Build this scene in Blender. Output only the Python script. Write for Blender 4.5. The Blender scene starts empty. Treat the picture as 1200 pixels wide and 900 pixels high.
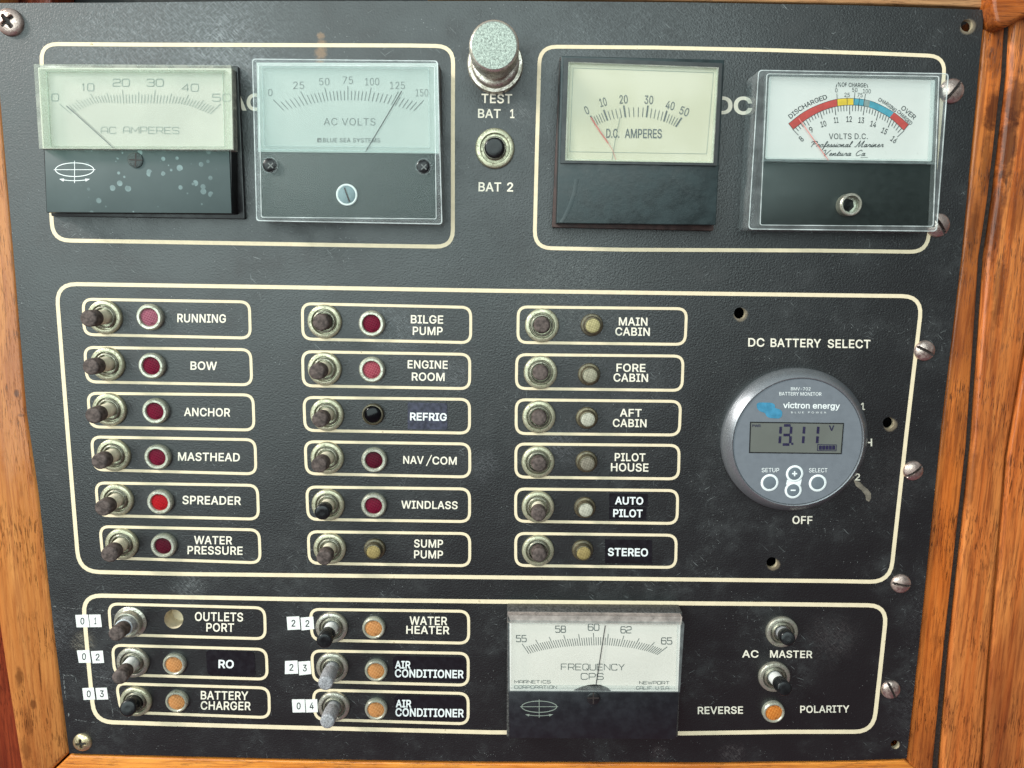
import bpy, bmesh, math, random
from mathutils import Vector, Matrix
from mathutils.geometry import tessellate_polygon, delaunay_2d_cdt
random.seed(7)
C = bpy.context.scene.collection
SC = bpy.context.scene

# ------------------------------------------------------------------ camera
# The panel stands upright in the plane y = 0 and faces -y; u = x, v = z, height h in front of it = -y.
FPX, DIST = 860.0, 0.345                     # focal length in photo pixels, camera distance to the panel (m)
YAW, PITCH, ROLL = map(math.radians, (-0.25, 9.12, 0.79))
def _rot(y, p, r):
    cy, sy, cp, sp, cr, sr = math.cos(y), math.sin(y), math.cos(p), math.sin(p), math.cos(r), math.sin(r)
    return (Matrix(((cr, -sr, 0), (sr, cr, 0), (0, 0, 1))) @ Matrix(((1, 0, 0), (0, cp, -sp), (0, sp, cp)))
            @ Matrix(((cy, 0, sy), (0, 1, 0), (-sy, 0, cy))))
RM = _rot(YAW, PITCH, ROLL)
RT = RM.transposed()
def P(x, y, h=0.0):
    """point of the panel (height h above it) that stands at photo pixel x, y: (u, v, h)"""
    d = RT @ Vector(((x - 600) / FPX, (y - 450) / FPX, 1.0))
    k = (DIST - h) / d.z
    return Vector((d.x * k, -d.y * k, h))
def PX(x, y, h=0.0):                          # metres per pixel there
    return (P(x + 1, y, h) - P(x, y, h)).length
def W(p): return Vector((p[0], -p[2], p[1]))
cam = bpy.data.cameras.new('camera'); camo = bpy.data.objects.new('camera', cam); C.objects.link(camo)
cam.sensor_width = 36; cam.lens = 36 * FPX / 1200; cam.clip_start = 0.01; cam.clip_end = 50
_r, _d, _f = RM[0], RM[1], RM[2]
cx_ = Vector((_r[0], _r[2], -_r[1])); cu_ = -Vector((_d[0], _d[2], -_d[1])); cb_ = -Vector((_f[0], _f[2], -_f[1]))
camo.matrix_world = Matrix(((cx_.x, cu_.x, cb_.x, 0), (cx_.y, cu_.y, cb_.y, -DIST), (cx_.z, cu_.z, cb_.z, 0), (0, 0, 0, 1)))
SC.camera = camo

# ------------------------------------------------------------------ light: soft daylight from a wheelhouse window, upper left behind the viewer, plus an added side lamp
w = bpy.data.worlds.new('World'); SC.world = w; w.use_nodes = True
nt = w.node_tree; bg = nt.nodes['Background']
tc = nt.nodes.new('ShaderNodeTexCoord'); sx = nt.nodes.new('ShaderNodeSeparateXYZ'); rp = nt.nodes.new('ShaderNodeValToRGB')
mr = nt.nodes.new('ShaderNodeMapRange'); mr.inputs['From Min'].default_value = -1; mr.inputs['From Max'].default_value = 1
nt.links.new(tc.outputs['Generated'], sx.inputs[0]); nt.links.new(sx.outputs['Z'], mr.inputs[0]); nt.links.new(mr.outputs[0], rp.inputs[0]); nt.links.new(rp.outputs[0], bg.inputs[0])
el = rp.color_ramp.elements
el[0].position = 0.0; el[0].color = (0.34, 0.14, 0.19, 1)
el[1].position = 1.0; el[1].color = (0.60, 0.70, 0.72, 1)
e = el.new(0.42); e.color = (0.14, 0.10, 0.10, 1)
e = el.new(0.62); e.color = (0.30, 0.33, 0.34, 1)
bg.inputs[1].default_value = 0.75
def lamp(name, loc, target, size, power, col, roll=0):
    l = bpy.data.lights.new(name, 'AREA'); l.shape = 'RECTANGLE'; l.size, l.size_y = size; l.energy = power; l.color = col
    o = bpy.data.objects.new(name, l); C.objects.link(o); o.location = loc
    o.rotation_euler = (Vector(target) - Vector(loc)).to_track_quat('-Z', 'Y').to_euler(); o.rotation_euler.rotate_axis('Z', math.radians(roll)); return o
lamp('window_light', (-0.34, -1.08, 0.24), (0.0, 0, 0.0), (1.65, 0.95), 19, (0.84, 1.03, 1.01), 22)
lamp('added_side_light', (-1.35, -0.60, 0.80), (0.0, 0, 0.0), (0.32, 0.32), 30, (1.0, 0.97, 0.91))  # added lamp for contact shadows and metal glints, no window known there
SC.view_settings.view_transform = 'Standard'; SC.view_settings.look = 'None'; SC.view_settings.exposure = 0.0; SC.view_settings.gamma = 1
SC.cycles.use_denoising = True; SC.cycles.use_adaptive_sampling = False; SC.cycles.max_bounces = 10; SC.cycles.transparent_max_bounces = 24
try: SC.cycles.denoising_prefilter = 'ACCURATE'
except Exception: pass

# ------------------------------------------------------------------ materials
class T:
    def __init__(s, name):
        s.m = bpy.data.materials.new(name); s.m.use_nodes = True; s.t = s.m.node_tree; s.b = s.t.nodes['Principled BSDF']
        s.co = s.t.nodes.new('ShaderNodeTexCoord'); s.obj = s.co.outputs['Object']
    def n(s, kind, **kw):
        q = s.t.nodes.new(kind)
        for k, v in kw.items():
            if hasattr(q, k): setattr(q, k, v)
            else: s.put(q.inputs[k.replace('_', ' ')], v)
        return q
    def put(s, sock, v):
        if isinstance(v, bpy.types.NodeSocket): s.t.links.new(v, sock)
        elif isinstance(v, (tuple, list)) and len(v) == 3 and sock.type == 'RGBA': sock.default_value = (*v, 1)
        else: sock.default_value = v
    def math(s, op, a, b=0.0, clamp=False):
        q = s.t.nodes.new('ShaderNodeMath'); q.operation = op; q.use_clamp = clamp; s.put(q.inputs[0], a); s.put(q.inputs[1], b); return q.outputs[0]
    def mapping(s, scale=(1, 1, 1), rot=(0, 0, 0), loc=(0, 0, 0), src=None):
        q = s.t.nodes.new('ShaderNodeMapping'); s.put(q.inputs[0], src or s.obj); q.inputs['Scale'].default_value = scale; q.inputs['Rotation'].default_value = rot; q.inputs['Location'].default_value = loc; return q.outputs[0]
    def noise(s, scale, detail=3, rough=.55, vec=None, dist=0.0):
        q = s.t.nodes.new('ShaderNodeTexNoise'); s.put(q.inputs['Vector'], vec or s.obj); q.inputs['Scale'].default_value = scale; q.inputs['Detail'].default_value = detail; q.inputs['Roughness'].default_value = rough; q.inputs['Distortion'].default_value = dist; return q.outputs[0]
    def voro(s, scale, vec=None, feature='F1', out='Distance'):
        q = s.t.nodes.new('ShaderNodeTexVoronoi'); q.feature = feature; s.put(q.inputs['Vector'], vec or s.obj); q.inputs['Scale'].default_value = scale; return q.outputs[out]
    def step(s, v, a, b, lo=0.0, hi=1.0):
        q = s.t.nodes.new('ShaderNodeMapRange'); q.interpolation_type = 'SMOOTHSTEP'; s.put(q.inputs[0], v)
        for i, x in enumerate((a, b, lo, hi)): q.inputs[i + 1].default_value = x
        return q.outputs[0]
    def mix(s, f, a, b, mode='MIX'):
        q = s.t.nodes.new('ShaderNodeMix'); q.data_type = 'RGBA'; q.blend_type = mode
        s.put(q.inputs[0], f); s.put(q.inputs[6], a); s.put(q.inputs[7], b); return q.outputs[2]
    def bump(s, h, dist, strength=1.0, prev=None):
        q = s.t.nodes.new('ShaderNodeBump'); s.put(q.inputs['Height'], h); q.inputs['Distance'].default_value = dist; q.inputs['Strength'].default_value = strength
        if prev: s.put(q.inputs['Normal'], prev)
        return q.outputs[0]
    def set(s, **kw):
        for k, v in kw.items(): s.put(s.b.inputs[k.replace('_', ' ')], v)
        return s
    def near(s, u, v, r, wob=0.0, soft=.3, nz=None):      # 1 inside a blot round (u, v)
        q = s.t.nodes.new('ShaderNodeVectorMath'); q.operation = 'DISTANCE'; s.put(q.inputs[0], s.flat()); q.inputs[1].default_value = (u, v, 0)
        d = q.outputs['Value']
        if wob: d = s.math('ADD', d, s.math('MULTIPLY', s.math('SUBTRACT', nz, .5), wob))
        return s.step(d, r * (1 + soft), r * (1 - soft))
    def flat(s):
        if not hasattr(s, '_fl'):
            q = s.t.nodes.new('ShaderNodeVectorMath'); q.operation = 'MULTIPLY'; s.put(q.inputs[0], s.obj); q.inputs[1].default_value = (1, 1, 0); s._fl = q.outputs[0]
        return s._fl
def simple(name, col, rough=.5, metal=0.0, var=.12, vscale=300, bump=0.0, bscale=1500, spec=.5, coat=0.0):
    t = T(name); nz = t.noise(vscale, 4)
    dark = tuple(c * (1 - var) for c in col); lite = tuple(min(1, c * (1 + var)) for c in col)
    t.set(Base_Color=t.mix(t.step(nz, .3, .7), dark, lite), Metallic=metal, Specular_IOR_Level=spec, Roughness=t.step(nz, .25, .75, max(.03, rough - .08), min(1, rough + .08)))
    if coat: t.set(Coat_Weight=coat, Coat_Roughness=.06)
    if bump: t.set(Normal=t.bump(t.noise(bscale, 3), bump))
    return t.m

def worn(name, col, dirt, sc, th):
    t = T(name); a = t.noise(sc, 5, .7); b = t.noise(60, 2)
    c = t.mix(t.step(a, .3, .7), tuple(x * .92 for x in col), tuple(min(1, x * 1.05) for x in col)); c = t.mix(t.math('MULTIPLY', t.step(a, th, th + .09), t.step(b, .38, .62, .25, .9)), c, dirt)
    t.set(Base_Color=c, Roughness=.6, Specular_IOR_Level=.3); return t.m
ORG = P(600, 450)                                       # the panel's own origin, used by the plate's stains
def panel_mat():
    t = T('black_leathergrain_panel')
    n1 = t.noise(26, 6, .62); n2 = t.noise(120, 6, .68); n3 = t.noise(700, 4, .7); n4 = t.noise(9, 3)
    sm = t.math('MULTIPLY', t.step(n1, .45, .68), t.step(n2, .42, .64))
    col = t.mix(t.math('MULTIPLY', sm, .4), (.0040, .0043, .0052), (.036, .037, .038))
    scf = t.math('MAXIMUM', t.step(t.noise(1, 2, .5, t.mapping((260, 2600, 1), src=t.mapping(rot=(0, 0, .8)))), .52, .66), t.step(t.noise(1, 2, .5, t.mapping((300, 2400, 1), src=t.mapping(rot=(0, 0, -.6), loc=(.3, .2, 0)))), .55, .68))
    scf = t.math('ADD', t.math('MULTIPLY', scf, .75), t.math('MULTIPLY', t.step(n3, .42, .7), .4), True)
    # local smudges: (px, py, radius px, wobble, strength, colour)
    for (x, y, r, wob, k, c) in ((225, 45, 95, .03, .8, (.17, .18, .19)), (110, 75, 55, .03, .5, (.16, .17, .18)), (262, 62, 35, .02, .8, (.19, .2, .21)), (690, 60, 60, .03, .5, (.12, .13, .14)), (820, 35, 70, .03, .45, (.12, .13, .135)), (610, 130, 12, .01, .6, (.16, .16, .16)),
                              (222, 688, 17, .012, .8, (.2, .2, .2)), (660, 350, 60, .03, .6, (.12, .125, .12)), (655, 520, 22, .015, .7, (.15, .15, .16)), (460, 385, 28, .02, .7, (.14, .15, .16)), (530, 440, 18, .015, .6, (.15, .15, .16)),
                              (566, 545, 16, .012, .6, (.13, .13, .14)), (975, 750, 26, .02, .45, (.12, .1, .1)), (772, 882, 9, .01, .5, (.13, .1, .1)), (858, 885, 14, .012, .5, (.14, .12, .12)), (735, 430, 70, .03, .3, (.1, .1, .11)), (1040, 560, 40, .03, .25, (.1, .09, .09)),
                              (1110, 720, 45, .03, .5, (.1, .1, .105)), (1090, 830, 45, .03, .45, (.1, .1, .105)), (60, 740, 26, .03, .6, (.15, .15, .16)), (130, 800, 24, .02, .5, (.16, .16, .17)), (885, 200, 40, .03, .3, (.1, .11, .12))):
        p = P(x, y) - ORG
        f = t.math('MULTIPLY', t.math('MULTIPLY', t.near(p.x, p.y, r * .0004, wob, .7, n2), scf), k * .8)
        col = t.mix(f, col, c)
    # chafed tan rims round the open holes and one rust run above the AC voltmeter
    for (x, y, r) in ((868.3, 369, 7.4), (1043.5, 498, 7.6), (906.5, 661.5, 7.4), (1134.2, 31.5, 7.6), (1049.5, 873.2, 5.4)):
        p = P(x, y) - ORG; col = t.mix(t.near(p.x, p.y, r * .0004, .0022, .22, n2), col, (.17, .13, .085))
    for (x, y, r) in ((376, 42, 3.5), (377, 52, 5), (376, 62, 6), (375, 74, 4)):
        p = P(x, y) - ORG; col = t.mix(t.math('MULTIPLY', t.near(p.x, p.y, r * .0004, .0035, .5, n3), .75), col, (.2, .1, .035))
    p = P(98, 753) - ORG; col = t.mix(t.math('MULTIPLY', t.near(p.x, p.y, .0055, .007, .5, n2), t.math('MULTIPLY', scf, .7)), col, (.22, .19, .14))
    # scuffs: three directions of thin stretched noise; dust specks
    for rz, th in ((.75, .70), (-.55, .705), (1.45, .715), (.3, .71)):
        sc = t.noise(1, 2, .5, t.mapping((120, 2300, 1), src=t.mapping(rot=(0, 0, rz), loc=(rz * 7, 3, 0))))
        col = t.mix(t.math('MULTIPLY', t.math('MULTIPLY', t.step(sc, th, th + .04), t.step(n1, .46, .6)), .5), col, (.34, .36, .36))
    sp = t.voro(620); spk = t.math('MULTIPLY', t.step(sp, .13, .06), t.step(t.noise(55, 3), .5, .66))
    col = t.mix(t.math('MULTIPLY', spk, .7), col, (.38, .39, .38))
    g = t.noise(1250, 2, .5); g2 = t.voro(900)
    nrm = t.bump(g, .00017, .8); nrm = t.bump(g2, .00006, .5, nrm)
    t.set(Base_Color=col, Roughness=t.math('ADD', t.step(n1, .3, .7, .38, .47), t.math('MULTIPLY', sm, .12)), Normal=nrm, Specular_IOR_Level=.78)
    return t.m
def wood_mat(name, along, c1, c2, c3, rough=.28, pores=.72, seed=0.0, org=None, marks=()):
    t = T(name)
    sc = (1, .05, 1) if along == 'v' else (.05, 1, 1)
    v = t.mapping(sc, (0, 0, .012), (seed, seed * .7, seed * .3))
    a = t.noise(80, 6, .6, v, 1.1); b = t.noise(700, 5, .65, v, .3); d = t.noise(18, 3, .5, t.mapping((1, .3, 1) if along == 'v' else (.3, 1, 1), (0, 0, 0), (seed + 3, 1, 0)))
    col = t.mix(t.step(a, .3, .7), c1, c2); col = t.mix(t.math('MULTIPLY', t.step(b, .42, .64), .6), col, c3); col = t.mix(t.math('MULTIPLY', t.step(d, .47, .64), .6), col, c3)
    for (x, y, ru, rv, k) in marks:                       # knots and old dark stains, at their own places in the board
        p = P(x, y) - P(*org); q = t.mapping((1 / (ru * .0004), 1 / (rv * .0004), 0), loc=(-p.x / (ru * .0004), -p.y / (rv * .0004), 0))
        l = t.t.nodes.new('ShaderNodeVectorMath'); l.operation = 'LENGTH'; t.put(l.inputs[0], q)
        f = t.step(t.math('ADD', l.outputs['Value'], t.math('MULTIPLY', t.math('SUBTRACT', t.noise(260, 4, .7), .5), 1.6)), 1.3, .5)
        col = t.mix(t.math('MULTIPLY', f, k), col, tuple(c * .35 for c in c3))
    pv = t.mapping((1, .07, 1) if along == 'v' else (.07, 1, 1), (0, 0, .03), (seed + 1, 5, 2))
    p = t.step(t.noise(2000, 3, .6, pv), .54, .63); p2 = t.math('MULTIPLY', p, t.step(t.noise(30, 3), .36, .6))
    col = t.mix(t.math('MULTIPLY', p2, pores), col, tuple(c * .16 for c in c3))
    gr = t.math('ADD', b, t.math('MULTIPLY', p2, -1.2))
    t.set(Base_Color=col, Roughness=t.step(a, .3, .7, rough - .07, rough + .1), Normal=t.bump(gr, .00012, .6), Specular_IOR_Level=.25, Coat_Weight=.22, Coat_Roughness=.1)
    return t.m
def clear_mat(name, tint=(.95, .97, .965), rough=.13, haze=0.0, hazecol=(.7, .75, .72)):
    t = T(name); t.t.nodes.remove(t.b); o = t.t.nodes['Material Output']
    tr = t.n('ShaderNodeBsdfTransparent'); t.put(tr.inputs[0], tint)
    gl = t.n('ShaderNodeBsdfGlossy'); gl.inputs['Roughness'].default_value = rough
    fr = t.n('ShaderNodeFresnel'); fr.inputs[0].default_value = 1.26; ge = t.n('ShaderNodeNewGeometry'); front = t.math('SUBTRACT', 1.0, ge.outputs['Backfacing'])
    mx = t.n('ShaderNodeMixShader'); t.put(mx.inputs[0], t.math('MULTIPLY', fr.outputs[0], front)); t.t.links.new(tr.outputs[0], mx.inputs[1]); t.t.links.new(gl.outputs[0], mx.inputs[2])
    last = mx
    if haze:
        df = t.n('ShaderNodeBsdfDiffuse'); t.put(df.inputs[0], hazecol)
        m2 = t.n('ShaderNodeMixShader'); t.put(m2.inputs[0], t.math('MULTIPLY', front, t.step(t.noise(160, 5, .65), .3, .75, haze * .6, haze * 1.3))); t.t.links.new(mx.outputs[0], m2.inputs[1]); t.t.links.new(df.outputs[0], m2.inputs[2]); last = m2
    t.t.links.new(last.outputs[0], o.inputs[0]); return t.m
def nut_mat(name, c1, c2, metal, dirt=(.10, .085, .055)):
    t = T(name); oi = t.n('ShaderNodeObjectInfo')
    off = t.n('ShaderNodeVectorMath', operation='ADD'); t.put(off.inputs[0], t.obj); cb = t.n('ShaderNodeCombineXYZ'); t.put(cb.inputs[0], oi.outputs['Random']); t.put(cb.inputs[1], oi.outputs['Random']); t.put(off.inputs[1], cb.outputs[0]); v = off.outputs[0]
    a = t.noise(240, 5, .65, v); b = t.noise(900, 4, .7, v)
    col = t.mix(t.step(a, .35, .66), c1, c2); col = t.mix(t.math('MULTIPLY', t.step(b, .55, .66), .75), col, dirt)
    t.set(Base_Color=col, Metallic=t.step(a, .45, .68, metal, metal * .45), Roughness=t.step(b, .35, .7, .24, .5), Normal=t.bump(b, .00018, .8)); return t.m
def lens_mat(name, c1, c2, scale=1900, emit=0.0, dim=.45):
    t = T(name); m = t.mapping((1, 1, 1), (0, 0, .5)); sp = t.n('ShaderNodeSeparateXYZ'); t.put(sp.inputs[0], m)
    k = 2 * math.pi / .00105
    g = t.math('MULTIPLY', t.math('SINE', t.math('MULTIPLY', sp.outputs[0], k)), t.math('SINE', t.math('MULTIPLY', sp.outputs[1], k)))
    nz = t.noise(420, 3); gg = t.step(g, -.5, .6); col = t.mix(t.math('MULTIPLY', gg, t.step(nz, .3, .7, .5, min(1, dim * 2))), tuple(c * .7 for c in c1), c2); col = t.mix(t.step(nz, .48, .68, 0, .65), col, tuple(c * .4 for c in c1))
    t.set(Base_Color=col, Roughness=.3, Specular_IOR_Level=.10, Normal=t.bump(g, .00012, .6))
    if emit: t.set(Emission_Color=c1, Emission_Strength=emit)
    return t.m
def dial_mat(name, c1, c2):
    t = T(name); a = t.noise(28, 4); b = t.noise(420, 4, .7)
    col = t.mix(t.step(a, .3, .7), c1, c2); col = t.mix(t.math('MULTIPLY', t.step(b, .66, .75), .25), col, (.3, .3, .24)); t.set(Base_Color=col, Roughness=.55); return t.m
def spotted_mat():
    t = T('grey_plate_with_water_spots'); a = t.noise(60, 4); vv = t.noise(300, 2)
    q = t.t.nodes.new('ShaderNodeTexVoronoi'); t.put(q.inputs['Vector'], t.flat()); q.inputs['Scale'].default_value = 300; q.inputs['Randomness'].default_value = 1
    rad = t.math('MULTIPLY', t.math('SUBTRACT', t.n('ShaderNodeSeparateColor', Color=q.outputs['Color']).outputs[0], .35), .62)
    p = P(183, 215, .010) - P(160, 165); zone = t.near(p.x, p.y, .028, .02, .5, a)
    sp = t.math('MULTIPLY', t.step(t.math('SUBTRACT', q.outputs['Distance'], rad), .04, -.03), zone)
    col = t.mix(t.step(a, .3, .7), (.050, .070, .070), (.060, .082, .082)); col = t.mix(t.math('MULTIPLY', sp, t.step(vv, .3, .7, .5, .95)), col, (.2, .27, .27))
    t.set(Base_Color=col, Roughness=.6, Specular_IOR_Level=.4); return t.m

M = dict(
    seam=simple('dark_gap_shade', (.022, .012, .009), .8, var=.7, vscale=700, bump=.0004, bscale=600),  # near-black colour for the shade in the gap beside the post
    panel=panel_mat(), cream=worn('cream_engraved_line', (.80, .66, .46), (.30, .22, .12), 230, .63), letter=worn('white_engraved_letter', (.84, .76, .63), (.25, .22, .18), 420, .66),
    white=simple('white_print', (.80, .81, .80), .5, var=.03), hole=simple('raw_hole_wall', (.36, .30, .2), .8, var=.4, vscale=500), dark=simple('dark_cavity', (.006, .006, .006), .8),
    creamhole=simple('cream_hole_wall', (.62, .53, .38), .7, var=.15, vscale=250),
    nut=nut_mat('weathered_pale_nickel', (.52, .485, .35), (.36, .35, .24), .6, (.085, .062, .034)), nutb=nut_mat('grey_nickel', (.50, .475, .41), (.32, .30, .24), .75, (.07, .06, .045)), collar=nut_mat('dark_threaded_nickel', (.30, .28, .22), (.17, .16, .12), .75, (.03, .026, .018)), brass=nut_mat('dark_tarnished_brass', (.16, .13, .08), (.09, .075, .05), .6, (.03, .026, .02)),
    bezel=nut_mat('pale_chrome_bezel', (.58, .57, .48), (.40, .40, .31), .6, (.09, .075, .045)), neck=simple('ivory_plunger', (.86, .78, .60), .5, var=.08, vscale=500), neckg=nut_mat('grey_metal_plunger', (.62, .63, .66), (.5, .5, .52), .3), neckw=simple('white_plunger', (.88, .88, .86), .45, var=.05, vscale=500),
    cap=simple('brown_plastic_cap', (.088, .066, .060), .62, var=.5, vscale=520, bump=.0002, spec=.16), capb=simple('black_plastic_cap', (.010, .010, .011), .25, var=.3, vscale=300, spec=.3), capg=simple('worn_grey_cap', (.29, .28, .295), .5, .12, var=.45, vscale=1300, bump=.0002, bscale=2200),
    red=lens_mat('dark_red_lens', (.11, .002, .013), (.26, .014, .05)), redl=lens_mat('red_lens', (.26, .015, .04), (.62, .17, .20)), redhot=lens_mat('bright_red_lens', (.36, .003, .010), (.62, .02, .025)), pink=lens_mat('faded_pink_lens', (.26, .05, .09), (.50, .20, .25)), maroon=lens_mat('maroon_lens', (.06, .002, .010), (.14, .01, .026)), blackl=simple('black_lens', (.003, .003, .004), .16, spec=.22),
    amber=lens_mat('amber_lens', (.52, .18, .045), (.88, .46, .20)), orange=lens_mat('orange_lens', (.55, .11, .012), (.98, .44, .10), emit=.06), clear=lens_mat('clear_lens', (.55, .51, .38), (.18, .15, .10), dim=.8), clearw=lens_mat('clear_white_lens', (.74, .70, .58), (.28, .26, .19), dim=.7), cleard=lens_mat('smoky_clear_lens', (.38, .33, .26), (.10, .085, .06), dim=.8), gold=lens_mat('gold_lens', (.52, .39, .16), (.18, .125, .05), dim=.8), cleary=lens_mat('yellow_clear_lens', (.68, .59, .31), (.22, .175, .07), dim=.8),
    screw=nut_mat('steel_screw', (.58, .46, .41), (.44, .33, .29), .95, (.3, .25, .22)), brassscrew=nut_mat('brassy_screw', (.72, .60, .36), (.5, .42, .27), .9, (.12, .1, .06)), slot=simple('screw_recess_shade', (.03, .02, .018), .7),  # slot: dark colour standing in for shade down in the screw slots
    knob=simple('verdigris_nickel_knob', (.36, .41, .36), .5, .25, var=.4, vscale=1300, bump=.0003, bscale=2200), knobside=nut_mat('polished_nickel', (.66, .60, .54), (.48, .44, .36), .85),
    dgreenp=simple('dark_green_grey_plate', (.016, .021, .020), .42, var=.06), blackp=simple('black_case_plastic', (.010, .010, .011), .35, var=.3), greyp=simple('grey_textured_plastic', (.038, .050, .049), .5, var=.35, vscale=1600, bump=.0003, bscale=2200), navy=simple('blue_black_plastic', (.011, .0115, .015), .42, var=.2, vscale=200), tealb=simple('worn_satin_black_face', (.012, .022, .024), .36, var=.3, vscale=150, bump=.00006, bscale=500), rust=simple('rusty_brown_edge', (.055, .032, .028), .6, var=.4),
    dgreen=dial_mat('aged_greenish_dial', (.47, .44, .37), (.55, .51, .43)), dblue=dial_mat('pale_dial', (.40, .44, .41), (.455, .49, .455)), dcream=dial_mat('yellowed_dial', (.58, .52, .38), (.67, .60, .47)), dwhite=dial_mat('white_dial', (.70, .66, .63), (.76, .71, .68)), dgrey=dial_mat('grey_white_dial', (.78, .68, .62), (.84, .73, .67)),
    ink=simple('black_ink', (.03, .032, .035), .6), inkg=simple('grey_green_ink', (.24, .27, .23), .6), inkf=simple('faded_ink', (.13, .135, .13), .6), inkr=simple('red_pointer', (.62, .17, .14), .5), hotr=simple('bright_red_pointer', (.85, .25, .22), .5), zr=simple('red_zone', (.55, .07, .06), .6), zy=simple('yellow_zone', (.80, .52, .05), .6), zb=simple('blue_zone', (.08, .32, .42), .6), zg=simple('grey_zone', (.25, .30, .29), .6),
    glass=clear_mat('clear_cover'), glassh=clear_mat('hazed_cover', haze=.03), rim=clear_mat('frosted_cover_edge', (.86, .93, .89), rough=.12, haze=.36, hazecol=(.64, .62, .53)), rimc=clear_mat('clear_cover_edge', (.93, .96, .96), rough=.06, haze=.15, hazecol=(.66, .69, .69)), rimb=clear_mat('painted_edge_glint', (.95, .97, .97), rough=.05, haze=.6, hazecol=(.80, .84, .83)), rimp=clear_mat('pink_reflection_edge', (.95, .9, .88), rough=.12, haze=.5, hazecol=(.68, .57, .52)),  # rimb paints glints on cover edges, rimp a pinkish reflection with dust
    silver=simple('silver_paint', (.30, .31, .33), .34, .75, var=.08, vscale=2500), slate=simple('slate_grey_face', (.16, .172, .195), .5, var=.03), lcd=simple('lcd_glass', (.145, .15, .135), .25, var=.05, vscale=60, coat=.6), lcdink=simple('lcd_segment', (.018, .014, .05), .4), logoblue=simple('blue_logo', (.045, .22, .36), .5, var=.15, vscale=400), ring=simple('white_button_ring', (.80, .82, .82), .5, var=.03), btn=simple('grey_button', (.14, .165, .19), .5, var=.04),
    tape=simple('black_label_tape', (.008, .008, .011), .25, var=.15, vscale=300, coat=.3), tapev=simple('violet_grey_label_tape', (.032, .032, .055), .35, var=.45, vscale=420), sticker=simple('white_paper_sticker', (.78, .77, .74), .7, var=.04),
    woodl=wood_mat('honey_teak', 'v', (.46, .155, .038), (.58, .235, .066), (.29, .08, .02), seed=1.3, org=(20, 600), marks=[(18, 461, 3, 5, 0.9), (24, 487, 4, 2, 0.6), (22, 795, 5, 14, 0.7), (38, 826, 4, 7, 0.75), (33, 850, 5, 20, 0.5), (46, 790, 1.2, 26, 0.8), (30, 880, 7, 16, 0.45)]), woodb=wood_mat('orange_teak', 'h', (.64, .185, .026), (.78, .31, .055), (.36, .085, .016), seed=4.1, pores=.6), woodr=wood_mat('brown_teak', 'v', (.54, .125, .019), (.68, .205, .042), (.15, .028, .008), seed=7.7, pores=.8, org=(1115, 600), marks=[(1166, 130, 9, 22, 0.8), (1158, 190, 6, 40, 0.55), (1170, 60, 10, 30, 0.55), (1143, 270, 6, 30, 0.5), (1146, 360, 5, 30, 0.4), (1125, 480, 4, 20, 0.25)]), woodw=wood_mat('varnished_mahogany', 'v', (.50, .115, .023), (.68, .23, .058), (.14, .026, .009), seed=11.2, rough=.3, org=(1150, 600), marks=[(1183, 170, 9, 45, 0.8), (1190, 120, 12, 30, 0.7), (1168, 250, 8, 50, 0.65), (1172, 340, 8, 40, 0.5), (1195, 230, 14, 40, 0.3), (1140, 560, 5, 40, 0.45), (1165, 860, 8, 14, 0.5)]), woodx=wood_mat('red_mahogany', 'v', (.20, .03, .012), (.30, .055, .018), (.08, .012, .006), seed=2.4, rough=.28), woodt=wood_mat('light_teak', 'h', (.45, .21, .09), (.55, .3, .14), (.25, .1, .04), seed=9.0), woodm=wood_mat('glossy_mahogany', 'h', (.42, .09, .014), (.56, .16, .03), (.12, .022, .006), seed=5.5, rough=.2),
)

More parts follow.
